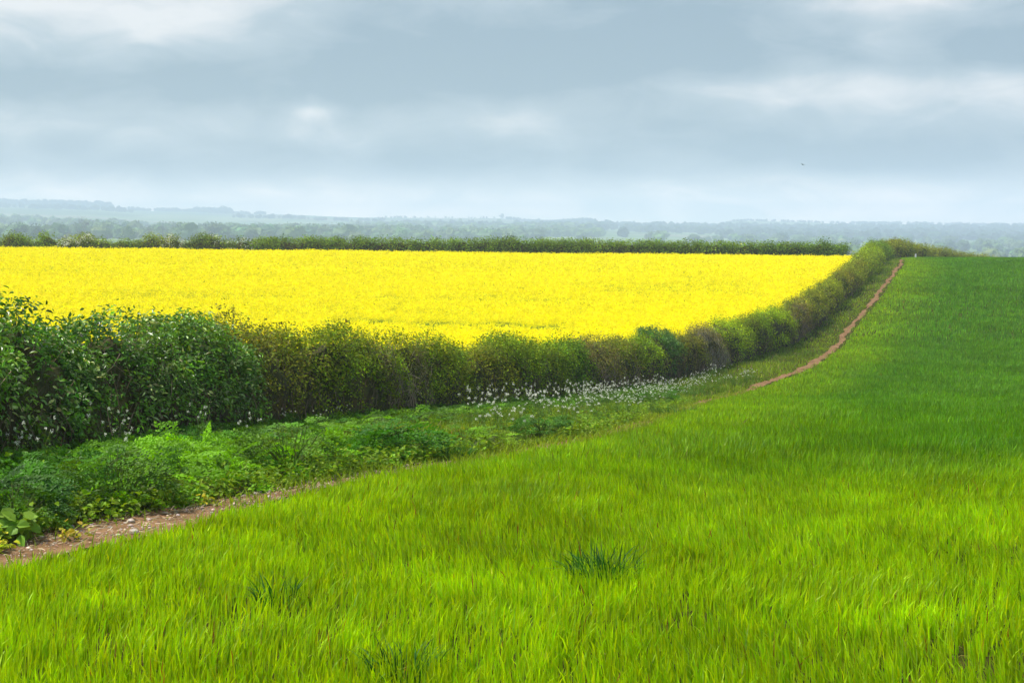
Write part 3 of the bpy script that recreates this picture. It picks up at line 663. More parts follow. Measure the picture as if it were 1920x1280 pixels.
def leafy_plant(x, y, h, r, col, label, nf=46, size=(.16, .28), name='leafy_plant', oval=False):
    o = np.array([x, y, float(G(np.array([x]), np.array([y]))[0])]); root = empty(name, o, label, 'plant', 'separate leafy plants along the verge')
    mb = MB(); st = MB(); az = R.uniform(0, 6.28, nf); rr = r * np.sqrt(R.random(nf)) * .8; hh = h * np.clip(1 - .55 * (rr / r) ** 2, .2, 1) * R.uniform(.5, 1, nf)
    b = o + np.c_[rr * np.cos(az), rr * np.sin(az), hh]; d = np.c_[np.cos(az), np.sin(az), R.uniform(-.2, .5, nf)]
    if oval:
        k = 4; Q = np.repeat(b, k, 0) + R.normal(0, .03, (nf * k, 3)); ovals(mb, Q, R.normal(0, .4, Q.shape) + [0, -.2, 1], R.normal(0, 1, Q.shape), R.uniform(*size, len(Q)), R.uniform(*size, len(Q)) * .8, jit(col, len(Q), .18))
    else: fronds(mb, b, d, R.uniform(*size, nf), jit(col, nf, .2))
    mb.build('leaves', M_fern, root, o)
    tubes(st, np.tile(o, (nf, 1)) + R.normal(0, .02, (nf, 3)) * [1, 1, 0], b, .005, .003, jit((.12, .17, .03), nf), 0, .06, 3); st.build('stems', M_fern, root, o)
for a in ((-1.05, 12.8, .34, .36, (.048, .16, .006), 'dark green ferny clump beside the first white flowers', 60, (.17, .28)),
          (-3.15, 8.75, .32, .34, (.05, .13, .012), 'ferny green clump overhanging the bare near stretch of track', 60, (.14, .24)),
          (-2.7, 9.6, .42, .36, (.075, .17, .012), 'mid green ferny clump behind the flint stones', 55, (.15, .25)),
          (-1.85, 11.6, .45, .4, (.10, .215, .012), 'light green ferny clump among darker leaves', 55, (.15, .25)),
          (-.45, 13.9, .25, .5, (.15, .28, .012), 'low lime green spreading clump right of the dark ferny clump', 60, (.10, .17)),
          (.35, 16.4, .28, .34, (.06, .17, .012), 'dense green clump at the left end of the white flower bank', 60, (.12, .2)),
          (3.0, 29.6, .36, .5, (.06, .16, .012), 'round green clump right of the white flower bank beside the track', 70, (.16, .25))):
    leafy_plant(*a)
leafy_plant(-3.0, 7.95, .10, .16, (.40, .44, .02), 'small yellow leaved plant on the bare soil at the left edge', 20, (.03, .055), 'yellow_plant', True)
leafy_plant(-2.62, 8.3, .06, .10, (.40, .34, .03), 'pale yellow seedling on the track right of the yellow leaved plant', 8, (.03, .045), 'yellow_plant', True)
leafy_plant(-2.98, 8.25, .16, .14, (.17, .30, .03), 'broad pale green leaved plant right above the yellow leaved plant', 10, (.07, .12), 'broad_leaf_plant', True)
leafy_plant(-2.15, 9.75, .07, .06, (.42, .38, .03), 'tiny golden yellow plant at the track edge below the green leaves', 6, (.03, .05), 'yellow_plant', True)

# cow parsley: stems that fork to flat white heads
def parsley_proto(h, nh, s, det):
    root = empty('cow_parsley', (0, 0, 0), None, None); st = MB(); n = nh
    az = R.uniform(0, 6.28, n); sp = h * .42 * np.sqrt(R.random(n)); top = np.c_[sp * np.cos(az), sp * np.sin(az), h * R.uniform(.72, 1.05, n)]
    fork = top * np.array([.25, .25, .62]); tubes(st, np.zeros((n, 3)) + R.normal(0, .01, (n, 3)) * [1, 1, 0], fork, .004 * s, .003 * s, jit((.13, .2, .04), n), 0, .03)
    tubes(st, fork, top, .003 * s, .002 * s, jit((.14, .22, .04), n), 0, .04)
    k = 10; fr = R.uniform(.15, .7, n * k)[:, None]; Q = np.repeat(top, k, 0) * fr + R.normal(0, .05, (n * k, 3)); Q[:, 2] = np.abs(Q[:, 2])
    rhombs(st, Q, R.normal(0, .5, Q.shape) + [0, 0, 1], R.normal(0, 1, Q.shape), .06 * s, .03 * s, jit((.09, .19, .02), len(Q)))
    st.build('stems', M_fern, root)
    for i in range(n):
        hb = MB(); m = det; a = R.uniform(0, 6.28, m); rad = .034 * s * np.sqrt(R.random(m)) * R.uniform(.55, 1.05)
        q = top[i] + np.c_[rad * np.cos(a), rad * np.sin(a), .02 - 9 * rad ** 2 / s + R.normal(0, .016, m)]
        rhombs(hb, q, R.normal(0, .8, (m, 3)) + [0, -.25, .8], R.normal(0, 1, (m, 3)),   .0155 * s, .0135 * s, jit((.92, .91, .80), m, .04, .02))
        rhombs(hb, np.tile(top[i] - [0, 0, .02], (5, 1)), R.normal(0, 1, (5, 3)), R.normal(0, 1, (5, 3)) + [0, 0, .6], .04 * s, .006 * s, jit((.15, .24, .05), 5))
        hb.build('flower_head', M_white, root)
    return root
protos = [parsley_proto(1.0, 7, 1.0, 22), parsley_proto(1.0, 9, 1.05, 20), parsley_proto(1.0, 5, 1.15, 20), parsley_proto(1.0, 8, .95, 20)]
used = set()
def place_parsley(x, y, h, w, label, group, k):
    o = protos[k]
    if k in used: o = copy_tree(protos[k])
    used.add(k)
    o.location = (x, y, float(G(np.array([x]), np.array([y]))[0])); o.scale = (w, w, h); o.rotation_euler = (0, 0, R.uniform(0, 6.28)); tag(o, label, 'cow parsley', group)
np_ = 0
for i in range(110):            # the thick white bank
    y = 14.6 + 22.5 * (i + R.random()) / 110; d = -.3 - 1.9 * R.random() ** 1.2; x = float(px(y)) + d
    if x / y < -.03 and R.random() > .2: continue
    place_parsley(x, y, R.uniform(.32, .58), R.uniform(.42, .60), 'white cow parsley in the thick flower bank between hedge and track', 'cow parsley of the thick white bank', i % 4)
for i in range(8):            # scattered over the dark leaves at the near end
    y = R.uniform(10.8, 14.2); x = R.uniform(float(hx(y)) + .4, float(hx(y)) + 2.2)
    place_parsley(x, y, R.uniform(.34, .52), R.uniform(.35, .48), 'thin cow parsley standing over the dark leaves before the near bushes', 'thinly scattered cow parsley near the dark bushes', [0, 2][i % 2])
for i in range(4):
    y = R.uniform(17, 22); x = float(hx(y)) + R.uniform(.3, 1.3)
    place_parsley(x, y, R.uniform(.22, .32), .38, 'lone cow parsley close under the olive hawthorn shrubs', 'cow parsley under the olive hawthorns', [0, 2][i % 2])
for i in range(26):            # small ones further up the verge
    y = R.uniform(33, 50); x = float(px(y)) + R.uniform(-2.4, -.7)
    place_parsley(x, y, R.uniform(.28, .42), R.uniform(.5, .8), 'small distant cow parsley on the verge where the bare track begins', 'small distant cow parsley', i % 4)

# dark tussocks in and beside the wheat
def tussock(x, y, h, r, n, label):
    o = np.array([x, y, float(G(np.array([x]), np.array([y]))[0])]); mb = MB()
    az = R.uniform(0, 6.28, n); rr = r * np.sqrt(R.random(n)); P = o + np.c_[rr * np.cos(az), rr * np.sin(az), 0 * rr]
    t = jit((.028, .115, .016), n, .3); lt = R.random(n) < .15; t[lt] = jit((.10, .24, .06), lt.sum())
    blades(mb, P, h * .95 * R.uniform(.55, 1.1, n), .0085 * R.uniform(.7, 1.3, n), np.abs(R.normal(.5, .25, n)), az + R.normal(0, .6, n), t, 4, .8)
    tag(mb.build('grass_tussock', M_wheat, None, o), label, 'grass tussock', 'dark grass tussocks in the wheat')
for a in ((.475, 7.15, .25, .16, 230, 'dark blue green grass tussock standing alone in the bright wheat'),
          (-.43, 5.38, .2, .13, 110, 'dark grass tussock at the bottom edge of the picture'),
          (-.60, 13.0, .2, .26, 190, 'dark grass tussock at the edge of the track'),
          (-1.12, 6.6, .22, .10, 70, 'sparse dark blades in the bright wheat left of the lone tussock'),
          (3.0, 24.6, .22, .5, 200, 'dark tussock in the wheat edge before the white flower bank')):
    tussock(*a)

# flints lying on the track
def flint(x, y, s, label, col=(.33, .27, .22)):
    V, F = ICO2; o = np.array([x, y, float(G(np.array([x]), np.array([y]))[0]) + .014 + s * .25])
    V = V * np.array([1, .75, .55]) * s * (1 + .45 * (vnoise(V * 1.6 + R.uniform(0, 50, 3), 5) - .5)[:, None])
    a = R.uniform(0, 6.28); c, q = math.cos(a), math.sin(a); V = V @ np.array([[c, q, 0], [-q, c, 0], [0, 0, 1]])
    mb = MB(); mb.add(V, [F], jit(col, len(V), .08)); ob = mb.build('flint_stone', M_stone); ob.location = o
    tag(ob, label, 'stone', 'flints on the bare near stretch of track')
flint(-2.33, 8.55, .038, 'largest whitish flint lying low on the bare near stretch of track'); flint(-2.46, 8.95, .034, 'pale flint lying above the largest whitish flint')
flint(-2.78, 8.72, .03, 'greyish flint beside the ferny clump on the near track', (.30, .28, .26)); flint(-2.42, 8.8, .022, 'small pinkish flint between the two pale flints', (.36, .26, .21))
for i in range(60):
    y = R.uniform(7.9, 11.2); x = float(px(y)) + R.uniform(-.3, .3)
    flint(x, y, R.uniform(.008, .02), 'small pale stone among many on the bare near stretch of track', jit((.38, .29, .22), 1, .3)[0])

def gravel():
    V, F = ICO1; mb = MB(); n = 2600; y = R.uniform(6, 12.5, n); x = px(y) + np.clip(R.normal(0, .2, n), -.5, .42)
    sz = np.exp(R.normal(math.log(.0065), .45, n)); nv = len(V)
    W = V[None] * np.stack([sz, sz * .8, sz * .5], 1)[:, None] * R.uniform(.6, 1.35, (n, nv, 1))
    a = R.uniform(0, 6.28, n); c, q = np.cos(a)[:, None], np.sin(a)[:, None]
    W = np.stack([W[..., 0] * c - W[..., 1] * q, W[..., 0] * q + W[..., 1] * c, W[..., 2]], -1) + np.c_[x, y, G(x, y) + .014][:, None]
    t = jit((.21, .135, .08), n, .4); p = R.random(n) < .2; t[p] = jit((.40, .31, .24), p.sum(), .2)
    mb.add(W.reshape(-1, 3), [(np.arange(n)[:, None, None] * nv + F[None]).reshape(-1, 3)], np.repeat(t, nv, 0))
    # bits of straw
    n = 700; y = R.uniform(6, 12.5, n); x = px(y) + np.clip(R.normal(0, .2, n), -.45, .42); A = np.c_[x, y, G(x, y) + .02]; a = R.uniform(0, 6.28, n); l = R.uniform(.02, .09, n)
    tubes(mb, A, A + np.c_[np.cos(a) * l, np.sin(a) * l, R.uniform(-.004, .02, n)], .002, .0015, jit((.42, .33, .19), n, .3), 0, .05, 2)
    tag(mb.build('gravel', M_stone), 'loose chips and straw on the bare near stretch of the track', 'gravel', kind='stuff')
gravel()

# marker post by the hedge corner
def post():
    x, y = 33.3, 116.2; o = np.array([x, y, float(G(np.array([x]), np.array([y]))[0])]); root = empty('marker_post', o, 'short white marker post before the hedge on the skyline', 'post')
    import bmesh
    bm = bmesh.new(); bmesh.ops.create_cone(bm, cap_ends=True, segments=12, radius1=.07, radius2=.065, depth=.42); bmesh.ops.translate(bm, vec=(0, 0, .2), verts=bm.verts)
    me = bpy.data.meshes.new('shaft'); bm.to_mesh(me); bm.free(); a = me.attributes.new('tint', 'FLOAT_COLOR', 'POINT'); a.data.foreach_set('color', np.tile([.8, .8, .77, 1], len(me.vertices)).astype(np.float32)); me.materials.append(M_paint)
    ob = bpy.data.objects.new('shaft', me); COL.objects.link(ob); ob.parent = root
    V, F = ICO2; mb = MB(); mb.add(V * [.075, .075, .04] + [0, 0, .42], [F], (.3, .3, .3)); mb.build('cap', M_paint, root)
post()

# birds
def bird(x, y, z, span, heading, col, label, up=.35):
    mb = MB(); nb, ns = 11, 10; V = []
    rad = [.004, .05, .075, .07, .10, .115, .11, .085, .05, .03, .012]; ys = [.5, .46, .41, .36, .26, .14, 0, -.14, -.28, -.40, -.5]
    for k in range(nb):
        for i in range(ns):
            a = 2 * math.pi * i / ns; V.append((rad[k] * math.cos(a) * (2.2 if k > 8 else 1), ys[k], rad[k] * math.sin(a) * (.4 if k > 8 else 1) + (.03 if k < 4 else 0)))
    F = [[k * ns + i, k * ns + (i + 1) % ns, (k + 1) * ns + (i + 1) % ns, (k + 1) * ns + i] for k in range(nb - 1) for i in range(ns)]
    mb.add(np.array(V) * .62 * span, [np.array(F)], col); mb.add(np.array([(0, .5, .03), (.012, .47, .03), (-.012, .47, .03), (0, .58, .02)]) * .62 * span, [np.array([[0, 1, 3], [0, 3, 2], [1, 2, 3]])], (.15, .12, .05))
    for sg in (-1, 1):      # wings: root, wrist, tip with upper and lower skin
        st = [(.05, .14, -.10, .0, .02), (.22, .17, -.08, up * .22, .016), (.36, .12, -.07, up * .26, .01), (.5, .0, -.06, up * .2, .003)]
        W = []
        for (wx, f, b, zz, th) in st: W += [(sg * wx, f, zz), (sg * wx, (f + b) / 2, zz + th), (sg * wx, b, zz - .005), (sg * wx, (f + b) / 2, zz - th)]
        Fw = [[4 * k + i, 4 * k + (i + 1) % 4, 4 * k + 4 + (i + 1) % 4, 4 * k + 4 + i] for k in range(3) for i in range(4)]
        mb.add(np.array(W) * span, [np.array(Fw)], np.array(col) * .9)
    o = mb.build('bird', M_plume); o.location = (x, y, z + E); o.rotation_euler = (0, math.radians(14), heading); tag(o, label, 'bird'); return o
bird(59.6, 290, 13.2, 1.15, math.radians(25), (.05, .05, .05), 'dark bird gliding in the grey sky above the hedge crest')
bird(-3.90, 33, -2.17, .16, math.radians(-50), (.13, .075, .035), 'tiny brown bird flitting over the yellow crop beside the bare twig', 1.2)

# ------------------------------------------------------------------ valley trees and far woods
def crown_pts(nb, rx, rz, h):
    c = R.normal(0, .5, (nb, 3)) * [rx, rx, rz] * .8; c[:, 2] += h; return c, R.uniform(.35, .6, nb) * rx
def tree_proto(name, H, rx, col, nl=420, s=.55, bare=False, conifer=False):
    root = empty(name, (0, 0, 0), None, None); tr = MB(); cr = MB()
    if conifer:
        tubes(tr, np.zeros((1, 3)), np.array([[0, 0, H]]), .25, .05, np.array([[.06, .045, .03]]), 0, .01, 4)
        n = nl; f = R.random(n) ** .7; z = H * (.12 + .88 * (1 - f)); a = R.uniform(0, 6.28, n); r = rx * f * R.uniform(.4, 1.05, n)
        P = np.c_[r * np.cos(a), r * np.sin(a), z]; D = np.c_[np.cos(a), np.sin(a), -.5 + 0 * a]
    else:
        tubes(tr, np.zeros((1, 3)), np.array([[0, 0, H * .6]]), .035 * H, .018 * H, np.array([[.07, .055, .035]]), 0, .02, 4)
        nb = 9; c, rad = crown_pts(nb, rx, H * .34, H * .62)
        tubes(tr, np.tile([[0, 0, H * .35]], (nb, 1)), c, .014 * H, .004 * H, jit((.07, .055, .035), nb), 0, .06, 3)
        if bare:
            b = np.repeat(c, 14, 0); tubes(tr, b, b + R.normal(0, .5, b.shape) * rx * .7 + [0, 0, rx * .2], .004 * H, .0015 * H, jit((.09, .07, .05), len(b)), 0, .06, 2)
        k = R.integers(0, nb, nl); u = nrm(R.normal(0, 1, (nl, 3))); P = c[k] + u * rad[k][:, None] * R.uniform(.7, 1.05, (nl, 1)); D = R.normal(0, 1, (nl, 3))
        P[:, 2] = np.maximum(P[:, 2], H * .15)
    if bare: P, D = P[: nl // 3], D[: nl // 3]
    rhombs(cr, P, R.normal(0, .6, P.shape) + [0, 0, .5], D, s * R.uniform(.7, 1.5, len(P)), s * R.uniform(.6, 1.2, len(P)), jit(col, len(P), .25))
    tr.build('trunk', M_bark, root); cr.build('crown', M_far, root); return root
def at_u(u, y):
    x = (u - 960) / 2637 * y; return x, y, float(G(np.array([x]), np.array([y]))[0])
def put_tree(o, u, y, topv, label, w=1.0, H0=10.0, group=None, cat='tree'):
    x, y, z = at_u(u, y); top = -(topv - 430) / 2637 * y + E; k = (top - z) / H0
    o.location = (x, y, z); o.scale = (k * w, k * w, k); o.rotation_euler = (0, 0, R.uniform(0, 6.28)); tag(o, label, cat, group)
PT = [tree_proto('broad_tree', 10, 4.2, (.035, .075, .03), 700, .8), tree_proto('pale_tree', 10, 4.0, (.10, .17, .06), 600, .75), tree_proto('bare_tree', 10, 4.2, (.09, .11, .06), 420, .55, True)]
GV = 'trees in the valley beyond the far hedge'; first = [True] * 3
def vt(k, u, y, tv, lab, w=1.0):
    global first
    o = PT[k] if first[k] else copy_tree(PT[k]); first[k] = False
    put_tree(o, u, y, tv, lab, w, 10.0, GV)
vt(0, 43, 900, 420, 'larger dark round tree hazy beyond the far left of the yellow field', 1.0)
vt(0, 73, 920, 423, 'smaller dark round tree just right of the larger dark round tree', 1.0)
vt(2, 162, 1050, 410, 'tallest thin crowned tree behind the most flowering far bush', .85)
vt(1, 150, 1000, 422, 'pale green tree at the foot of the tallest thin crowned tree', 1.1)
vt(1, 203, 980, 430, 'pale green low domed tree right of the tallest thin crowned tree', 1.5)
vt(0, 246, 950, 434, 'dark low tree hump beyond the far hedge between two pale trees', 1.4)
vt(2, 280, 1030, 424, 'round thin crowned tree with open branches right of the dark low tree', 1.0)
vt(2, 308, 1060, 424, 'narrow thin crowned tree in the middle of three open trees', .9)
vt(2, 337, 1040, 423, 'wide thin crowned tree, last of the three open trees', 1.2)
vt(1, 372, 980, 431, 'pale rounded tree right of the three open thin trees', 1.2)
vt(0, 395, 1000, 431, 'dark rounded tree right of the pale rounded valley tree', 1.1)

CP = tree_proto('conifer_tree', 10, 2.2, (.03, .05, .035), 260, 1.1, conifer=True); cf = True
for (u, tv, w, lab) in ((1212, 420, 1.0, 'small pointed conifer, first of three on the far skyline'), (1222, 418, 1.3, 'wide pointed conifer in the middle of three on the far skyline'),
                        (1238, 414.5, 1.0, 'tallest narrow conifer on the far skyline'), (1168, 420, .9, 'lone tiny conifer on the far skyline left of the three'),
                        (1492, 420.5, 1.0, 'slim conifer rising before the long low hill')):
    o = CP if cf else copy_tree(CP); cf = False; put_tree(o, u, 3200, tv, lab, w, 10, 'conifers on the far skyline')
RT = tree_proto('ridge_tree', 10, 5.0, (.03, .06, .03), 520, 1.6); put_tree(RT, 941, 4150, 401.5, 'single rounded tree clump on the bare far ridge', 1.25)
RT2 = copy_tree(RT); put_tree(RT2, 418, 4100, 387.5, 'domed tree clump on the left far ridge', 1.6)

def woods():
    mb = MB(); Vi, Fi = ICO2
    def blob(x, y, r, h, col):
        n = len(x); z = G(x, y); nv = len(Vi)
        V = Vi[None] * np.stack([r, r, h * .55], 1)[:, None] + np.stack([x, y, z + h * .48], 1)[:, None]
        o = R.uniform(0, 99, (n, 1, 3)); W = (Vi[None] * 1.7 + o).reshape(-1, 3)
        m = .92 + .6 * (vnoise(W, 7) - .5) * 2 + .35 * (vnoise(W * 2.6, 8) - .5)
        c = np.stack([x, y, z + h * .48], 1)[:, None]; V = c + (V - c) * m.reshape(n, nv, 1)
        F = (np.arange(n)[:, None, None] * nv + Fi[None]).reshape(-1, 3)
        t = jit(col, n, .25); mb.add(V.reshape(-1, 3), [F], np.repeat(t, nv, 0))
        m = y < 2100
        if m.any():              # sprays of leaves over the crowns near enough to show them
            k = 110; u = nrm(R.normal(0, 1, (m.sum(), k, 3)) + [0, 0, .25]); P = np.stack([x, y, z + h * .48], 1)[m][:, None] + u * np.stack([r, r, h * .55], 1)[m][:, None] * R.uniform(.8, 1.22, (m.sum(), k, 1))
            P = P.reshape(-1, 3); rhombs(mb, P, u.reshape(-1, 3) + R.normal(0, .5, P.shape), R.normal(0, 1, P.shape), np.repeat(h[m], k) * R.uniform(.10, .22, len(P)), np.repeat(h[m], k) * .13, np.repeat(t[m], k, 0) * np.exp(R.normal(0, .3, (len(P), 1))))
    # (u0, u1, depth, depth spread, count, tree height, colour)
    dk = (.03, .06, .03); md = (.10, .17, .06); lt = (.14, .22, .07)
    for (u0, u1, y, dy, n, h, c) in ((-150, 120, 1000, 60, 40, 9, md), (110, 420, 1300, 120, 70, 10, md), (100, 430, 1100, 60, 50, 7, lt), (340, 620, 1200, 140, 80, 10, md), (380, 760, 1500, 180, 100, 11, md), (560, 1000, 1700, 180, 130, 11, md), (700, 1000, 1450, 120, 70, 9, lt),
                                     (-100, 330, 1650, 250, 60, 8, lt), (0, 300, 2000, 150, 60, 9, md), (500, 760, 1500, 200, 90, 9, lt),
                                     (-200, 215, 4150, 60, 260, 15, dk), (-150, 250, 3500, 120, 90, 11, dk), (235, 500, 4120, 50, 130, 9, dk), (360, 440, 4120, 40, 50, 15, dk), (700, 930, 4180, 30, 30, 5, dk), (950, 1010, 4180, 40, 40, 8, dk), (440, 720, 3300, 60, 70, 8, dk),
                                     (660, 1120, 2300, 300, 320, 12, md), (700, 1130, 2700, 150, 260, 11, dk), (860, 1130, 2000, 150, 120, 10, lt), (1110, 1960, 2900, 350, 560, 12, dk), (1110, 1960, 3350, 120, 320, 11, dk), (1350, 1980, 2300, 250, 260, 11, dk), (1200, 1980, 1650, 250, 140, 9, md),
                                     (1340, 1560, 4200, 40, 90, 6, dk), (1560, 2000, 4200, 50, 160, 8, dk), (1560, 1660, 900, 80, 16, 7, md), (1850, 1980, 1000, 100, 20, 7, lt)):
        u = R.uniform(u0, u1, n); yy = y + R.normal(0, dy, n) * .8; x = (u - 960) / 2637 * yy; hh = h * R.uniform(.6, 1.2, n)
        blob(x, yy, hh * R.uniform(.5, .85, n), hh, c)
    # spires among the woods on the right
    n = 70; u = R.uniform(1270, 1960, n); yy = R.uniform(2500, 3300, n); x = (u - 960) / 2637 * yy; hh = R.uniform(11, 19, n); zz = G(x, yy)
    for i in range(n):
        a = np.linspace(0, 2 * math.pi, 7)[:-1]; V = np.r_[[(x[i], yy[i], zz[i] + hh[i])], np.c_[x[i] + hh[i] * .2 * np.cos(a), yy[i] + hh[i] * .2 * np.sin(a), 0 * a + zz[i] + hh[i] * .25]]
        mb.add(V, [np.array([[0, 1 + k, 1 + (k + 1) % 6] for k in range(6)])], dk)
    tag(mb.build('far_woods', M_far), 'hazy woods and hedgerows scattered over the distant valley and ridges', 'woodland', kind='stuff')
    # the block of wood with a square end on the ridge
    mb = MB(); n = 330; u = R.uniform(1000, 1109, n); yy = R.uniform(3650, 3760, n); x = (u - 960) / 2637 * yy; tv = 414 - 4.2 * (u - 1000) / 109
    z = G(x, yy); hh = np.maximum(8, -(tv - 430) / 2637 * yy + E - z) * R.uniform(.93, 1.02, n)
    blob(x, yy, R.uniform(5, 8, n), hh, dk)
    tag(mb.build('plantation', M_far, smooth=True), 'dark plantation with a square right end on the far ridge', 'woodland', kind='stuff')
woods()

# ------------------------------------------------------------------ haze
def haze():
    import bmesh
    bm = bmesh.new(); bmesh.ops.create_cube(bm, size=1)
    z0, z1 = -75.0, 92.0
    for v in bm.verts: v.co = (v.co.x * 10400, v.co.y * 10400, z0 + (v.co.z + .5) * (z1 - z0))
    me = bpy.data.meshes.new('haze'); bm.to_mesh(me); bm.free()
    m = bpy.data.materials.new('haze_air'); m.use_nodes = True; nt = m.node_tree; nt.nodes.clear()
    o = nt.nodes.new('ShaderNodeOutputMaterial'); v = nt.nodes.new('ShaderNodeVolumePrincipled'); v.inputs['Density'].default_value = HAZE_D
    v.inputs['Color'].default_value = (.63, .755, .97, 1); v.inputs['Anisotropy'].default_value = .0
    nt.links.new(v.outputs[0], o.inputs['Volume']); me.materials.append(m)
    ob = bpy.data.objects.new('haze', me); COL.objects.link(ob); tag(ob, 'pale blue haze lying over the distant valley', 'haze', kind='stuff')
HAZE_D = .0005
haze()

# ------------------------------------------------------------------ sky, sun, camera
SUN_EL, SUN_AZ = math.radians(57), math.radians(-72)
def sky():
    w = bpy.data.worlds.new('World'); scene.world = w; w.use_nodes = True; nt = w.node_tree; nt.nodes.clear(); N = nt.nodes.new; Lk = nt.links.new
    out = N('ShaderNodeOutputWorld'); bg = N('ShaderNodeBackground'); bg.inputs['Strength'].default_value = .1
    sk = N('ShaderNodeTexSky'); sk.sky_type = 'NISHITA'; sk.sun_disc = False; sk.sun_elevation = SUN_EL; sk.sun_rotation = SUN_AZ; sk.air_density = 1.2; sk.dust_density = 2
    tc = N('ShaderNodeTexCoord'); sp = N('ShaderNodeSeparateXYZ'); Lk(tc.outputs['Generated'], sp.inputs[0])
    def ma(op, a, b=None, c=None):
        n = N('ShaderNodeMath'); n.operation = op
        for i, q in enumerate((a, b, c)):
            if q is None: continue
            if isinstance(q, (int, float)): n.inputs[i].default_value = q
            else: Lk(q, n.inputs[i])
        return n.outputs[0]
    az = ma('ARCTAN2', sp.outputs[0], sp.outputs[1]); el = ma('ARCSINE', sp.outputs[2])
    cv = N('ShaderNodeCombineXYZ'); Lk(ma('MULTIPLY', az, 2637 / 1000), cv.inputs[0]); Lk(ma('MULTIPLY', el, 2637 / 1000), cv.inputs[1])   # units of 1000 picture px
    # wind-drawn cloud texture: flattened more toward the horizon
    mp = N('ShaderNodeMapping'); mp.inputs['Scale'].default_value = (2.3, 7.5, 1); Lk(cv.outputs[0], mp.inputs['Vector'])
    n1 = N('ShaderNodeTexNoise'); n1.inputs['Scale'].default_value = 1; n1.inputs['Detail'].default_value = 6; n1.inputs['Roughness'].default_value = .5; n1.inputs['Distortion'].default_value = .35; Lk(mp.outputs[0], n1.inputs['Vector'])
    wp = N('ShaderNodeTexNoise'); wp.inputs['Scale'].default_value = 4.5; wp.inputs['Detail'].default_value = 4; Lk(cv.outputs[0], wp.inputs['Vector'])
    ws = N('ShaderNodeVectorMath'); ws.operation = 'SUBTRACT'; ws.inputs[1].default_value = (.5, .5, .5); Lk(wp.outputs['Color'], ws.inputs[0])
    w2 = N('ShaderNodeVectorMath'); w2.operation = 'MULTIPLY'; w2.inputs[1].default_value = (.22, .085, 0); Lk(ws.outputs[0], w2.inputs[0])
    wa = N('ShaderNodeVectorMath'); wa.operation = 'ADD'; Lk(cv.outputs[0], wa.inputs[0]); Lk(w2.outputs[0], wa.inputs[1])
    m2 = N('ShaderNodeMapping'); m2.inputs['Scale'].default_value = (5.5, 15, 1); m2.inputs['Location'].default_value = (3.1, 1.7, 0); Lk(cv.outputs[0], m2.inputs['Vector'])
    n2 = N('ShaderNodeTexNoise'); n2.inputs['Scale'].default_value = 1; n2.inputs['Detail'].default_value = 9; n2.inputs['Roughness'].default_value = .58; n2.inputs['Distortion'].default_value = .6; Lk(m2.outputs[0], n2.inputs['Vector'])
    tot = ma('MULTIPLY_ADD', ma('SUBTRACT', n2.outputs[0], .5), .62, ma('MULTIPLY', ma('SUBTRACT', n1.outputs[0], .5), .55))
    # cloud masses: (picture u, v, half-width, half-height, brightness)
    for (u, v, su, sv, a) in ((120, 30, 300, 75, .34), (430, 70, 120, 55, .16), (820, 140, 420, 75, -.36), (80, 165, 260, 40, -.22), (1270, 60, 260, 60, -.22), (1640, 40, 130, 65, .26), (1860, 120, 170, 50, -.42),
                              (1480, 125, 120, 30, -.12), (1620, 182, 330, 30, .36), (595, 213, 34, 14, .42), (610, 250, 150, 30, .16), (950, 228, 90, 30, .18), (300, 235, 330, 26, .14), (1400, 285, 420, 24, -.14), (350, 300, 420, 34, -.14), (1800, 290, 200, 22, -.12), (960, 395, 1500, 36, .16)):
        s1 = N('ShaderNodeVectorMath'); s1.operation = 'SUBTRACT'; s1.inputs[1].default_value = ((u - 960) / 1000, (430 - v) / 1000, 0); Lk(wa.outputs[0], s1.inputs[0])
        s2 = N('ShaderNodeVectorMath'); s2.operation = 'MULTIPLY'; s2.inputs[1].default_value = (1000 / su, 1000 / sv, 0); Lk(s1.outputs[0], s2.inputs[0])
        dt = N('ShaderNodeVectorMath'); dt.operation = 'DOT_PRODUCT'; Lk(s2.outputs[0], dt.inputs[0]); Lk(s2.outputs[0], dt.inputs[1])
        ex = ma('EXPONENT', ma('MULTIPLY', dt.outputs['Value'], -.6)); tot = ma('MULTIPLY_ADD', ex, a, tot)
    val = ma('ADD', ma('MULTIPLY', tot, 1.7), .44)
    cr = N('ShaderNodeValToRGB'); Lk(val, cr.inputs[0]); e = cr.color_ramp.elements
    e[0].position = .05; e[0].color = (.29, .405, .49, 1); e[1].position = .95; e[1].color = (.88, .885, .89, 1)
    x = e.new(.5); x.color = (.475, .575, .64, 1)
    # thinner, brighter cloud overhead
    up = N('ShaderNodeMapRange'); up.inputs[1].default_value = .20; up.inputs[2].default_value = 1.1; up.inputs[3].default_value = 1.0; up.inputs[4].default_value = ZEN; Lk(el, up.inputs[0])
    sc = N('ShaderNodeVectorMath'); sc.operation = 'SCALE'; 
    hv = N('ShaderNodeCombineXYZ')
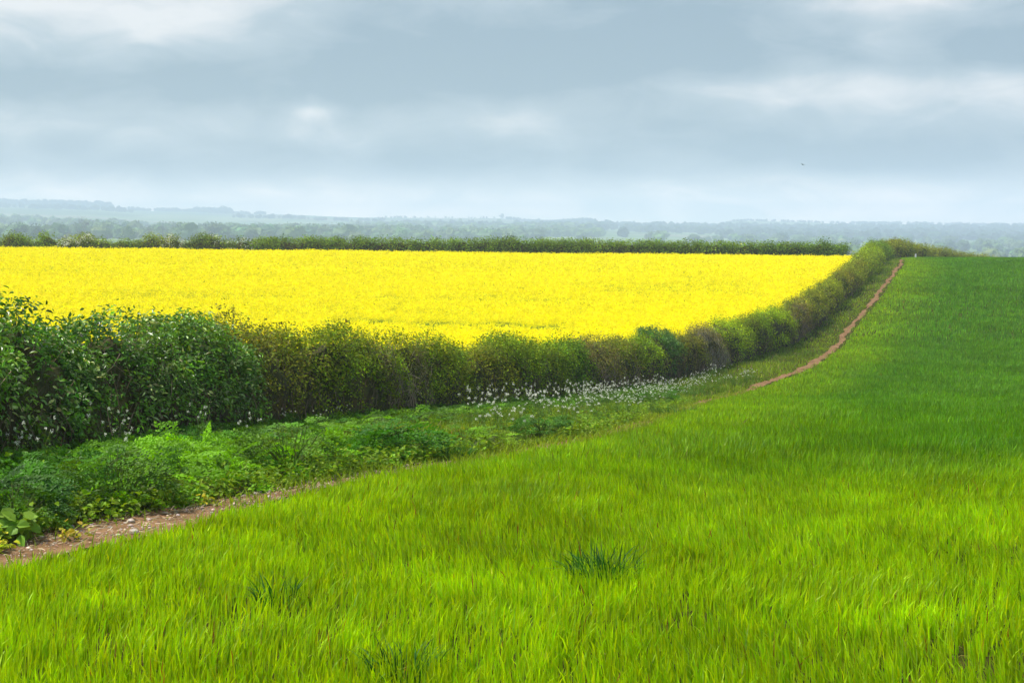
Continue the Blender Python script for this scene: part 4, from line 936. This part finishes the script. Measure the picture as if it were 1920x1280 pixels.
    for i, k in enumerate((5.0, 3.8, 3.0)):      # a warm bright strip where the cloud sheet thins low down
        hz = N('ShaderNodeMapRange'); hz.interpolation_type = 'SMOOTHSTEP'; hz.inputs[1].default_value = -.005; hz.inputs[2].default_value = .045; hz.inputs[3].default_value = k; hz.inputs[4].default_value = 1.0; Lk(el, hz.inputs[0]); Lk(hz.outputs[0], hv.inputs[i])
    hm = N('ShaderNodeVectorMath'); hm.operation = 'MULTIPLY'; Lk(cr.outputs[0], hm.inputs[0]); Lk(hv.outputs[0], hm.inputs[1]); Lk(hm.outputs[0], sc.inputs[0])
    Lk(ma('MULTIPLY', up.outputs[0], 10 * SKYK), sc.inputs['Scale'])
    mx = N('ShaderNodeMix'); mx.data_type = 'RGBA'; mx.inputs[0].default_value = .9; Lk(sk.outputs[0], mx.inputs[6]); Lk(sc.outputs[0], mx.inputs[7])
    Lk(mx.outputs[2], bg.inputs[0]); Lk(bg.outputs[0], out.inputs[0])
ZEN, SKYK = 1.45, .60
sky()
sun = bpy.data.lights.new('sun', 'SUN'); sun.energy = 4.2; sun.angle = math.radians(5); sun.color = (1, .955, .88)
so = bpy.data.objects.new('sun', sun); COL.objects.link(so)
d = Vector((math.sin(SUN_AZ) * math.cos(SUN_EL), math.cos(SUN_AZ) * math.cos(SUN_EL), math.sin(SUN_EL))); so.rotation_euler = (-d).to_track_quat('-Z', 'Y').to_euler(); so.location = d * 60

cam = bpy.data.cameras.new('camera'); cam.lens = 36 * 2637 / 1920; cam.clip_start = .1; cam.clip_end = 20000
co = bpy.data.objects.new('camera', cam); COL.objects.link(co); co.location = (0, 0, E); co.rotation_euler = (math.pi / 2 - math.atan(210 / 2637), 0, 0)
scene.camera = co
vs = scene.view_settings; vs.view_transform = 'Standard'; vs.look = 'None'; vs.gamma = 1; vs.exposure = .75; vs.use_curve_mapping = False
cy = scene.cycles
cy.max_bounces = 6; cy.diffuse_bounces = 3; cy.glossy_bounces = 2; cy.transmission_bounces = 4; cy.transparent_max_bounces = 8; cy.volume_bounces = 1
cy.use_denoising = True; cy.denoiser = 'OPENIMAGEDENOISE'; cy.denoising_input_passes = 'RGB_ALBEDO_NORMAL'; cy.denoising_prefilter = 'ACCURATE'; cy.use_adaptive_sampling = True; cy.adaptive_threshold = .012
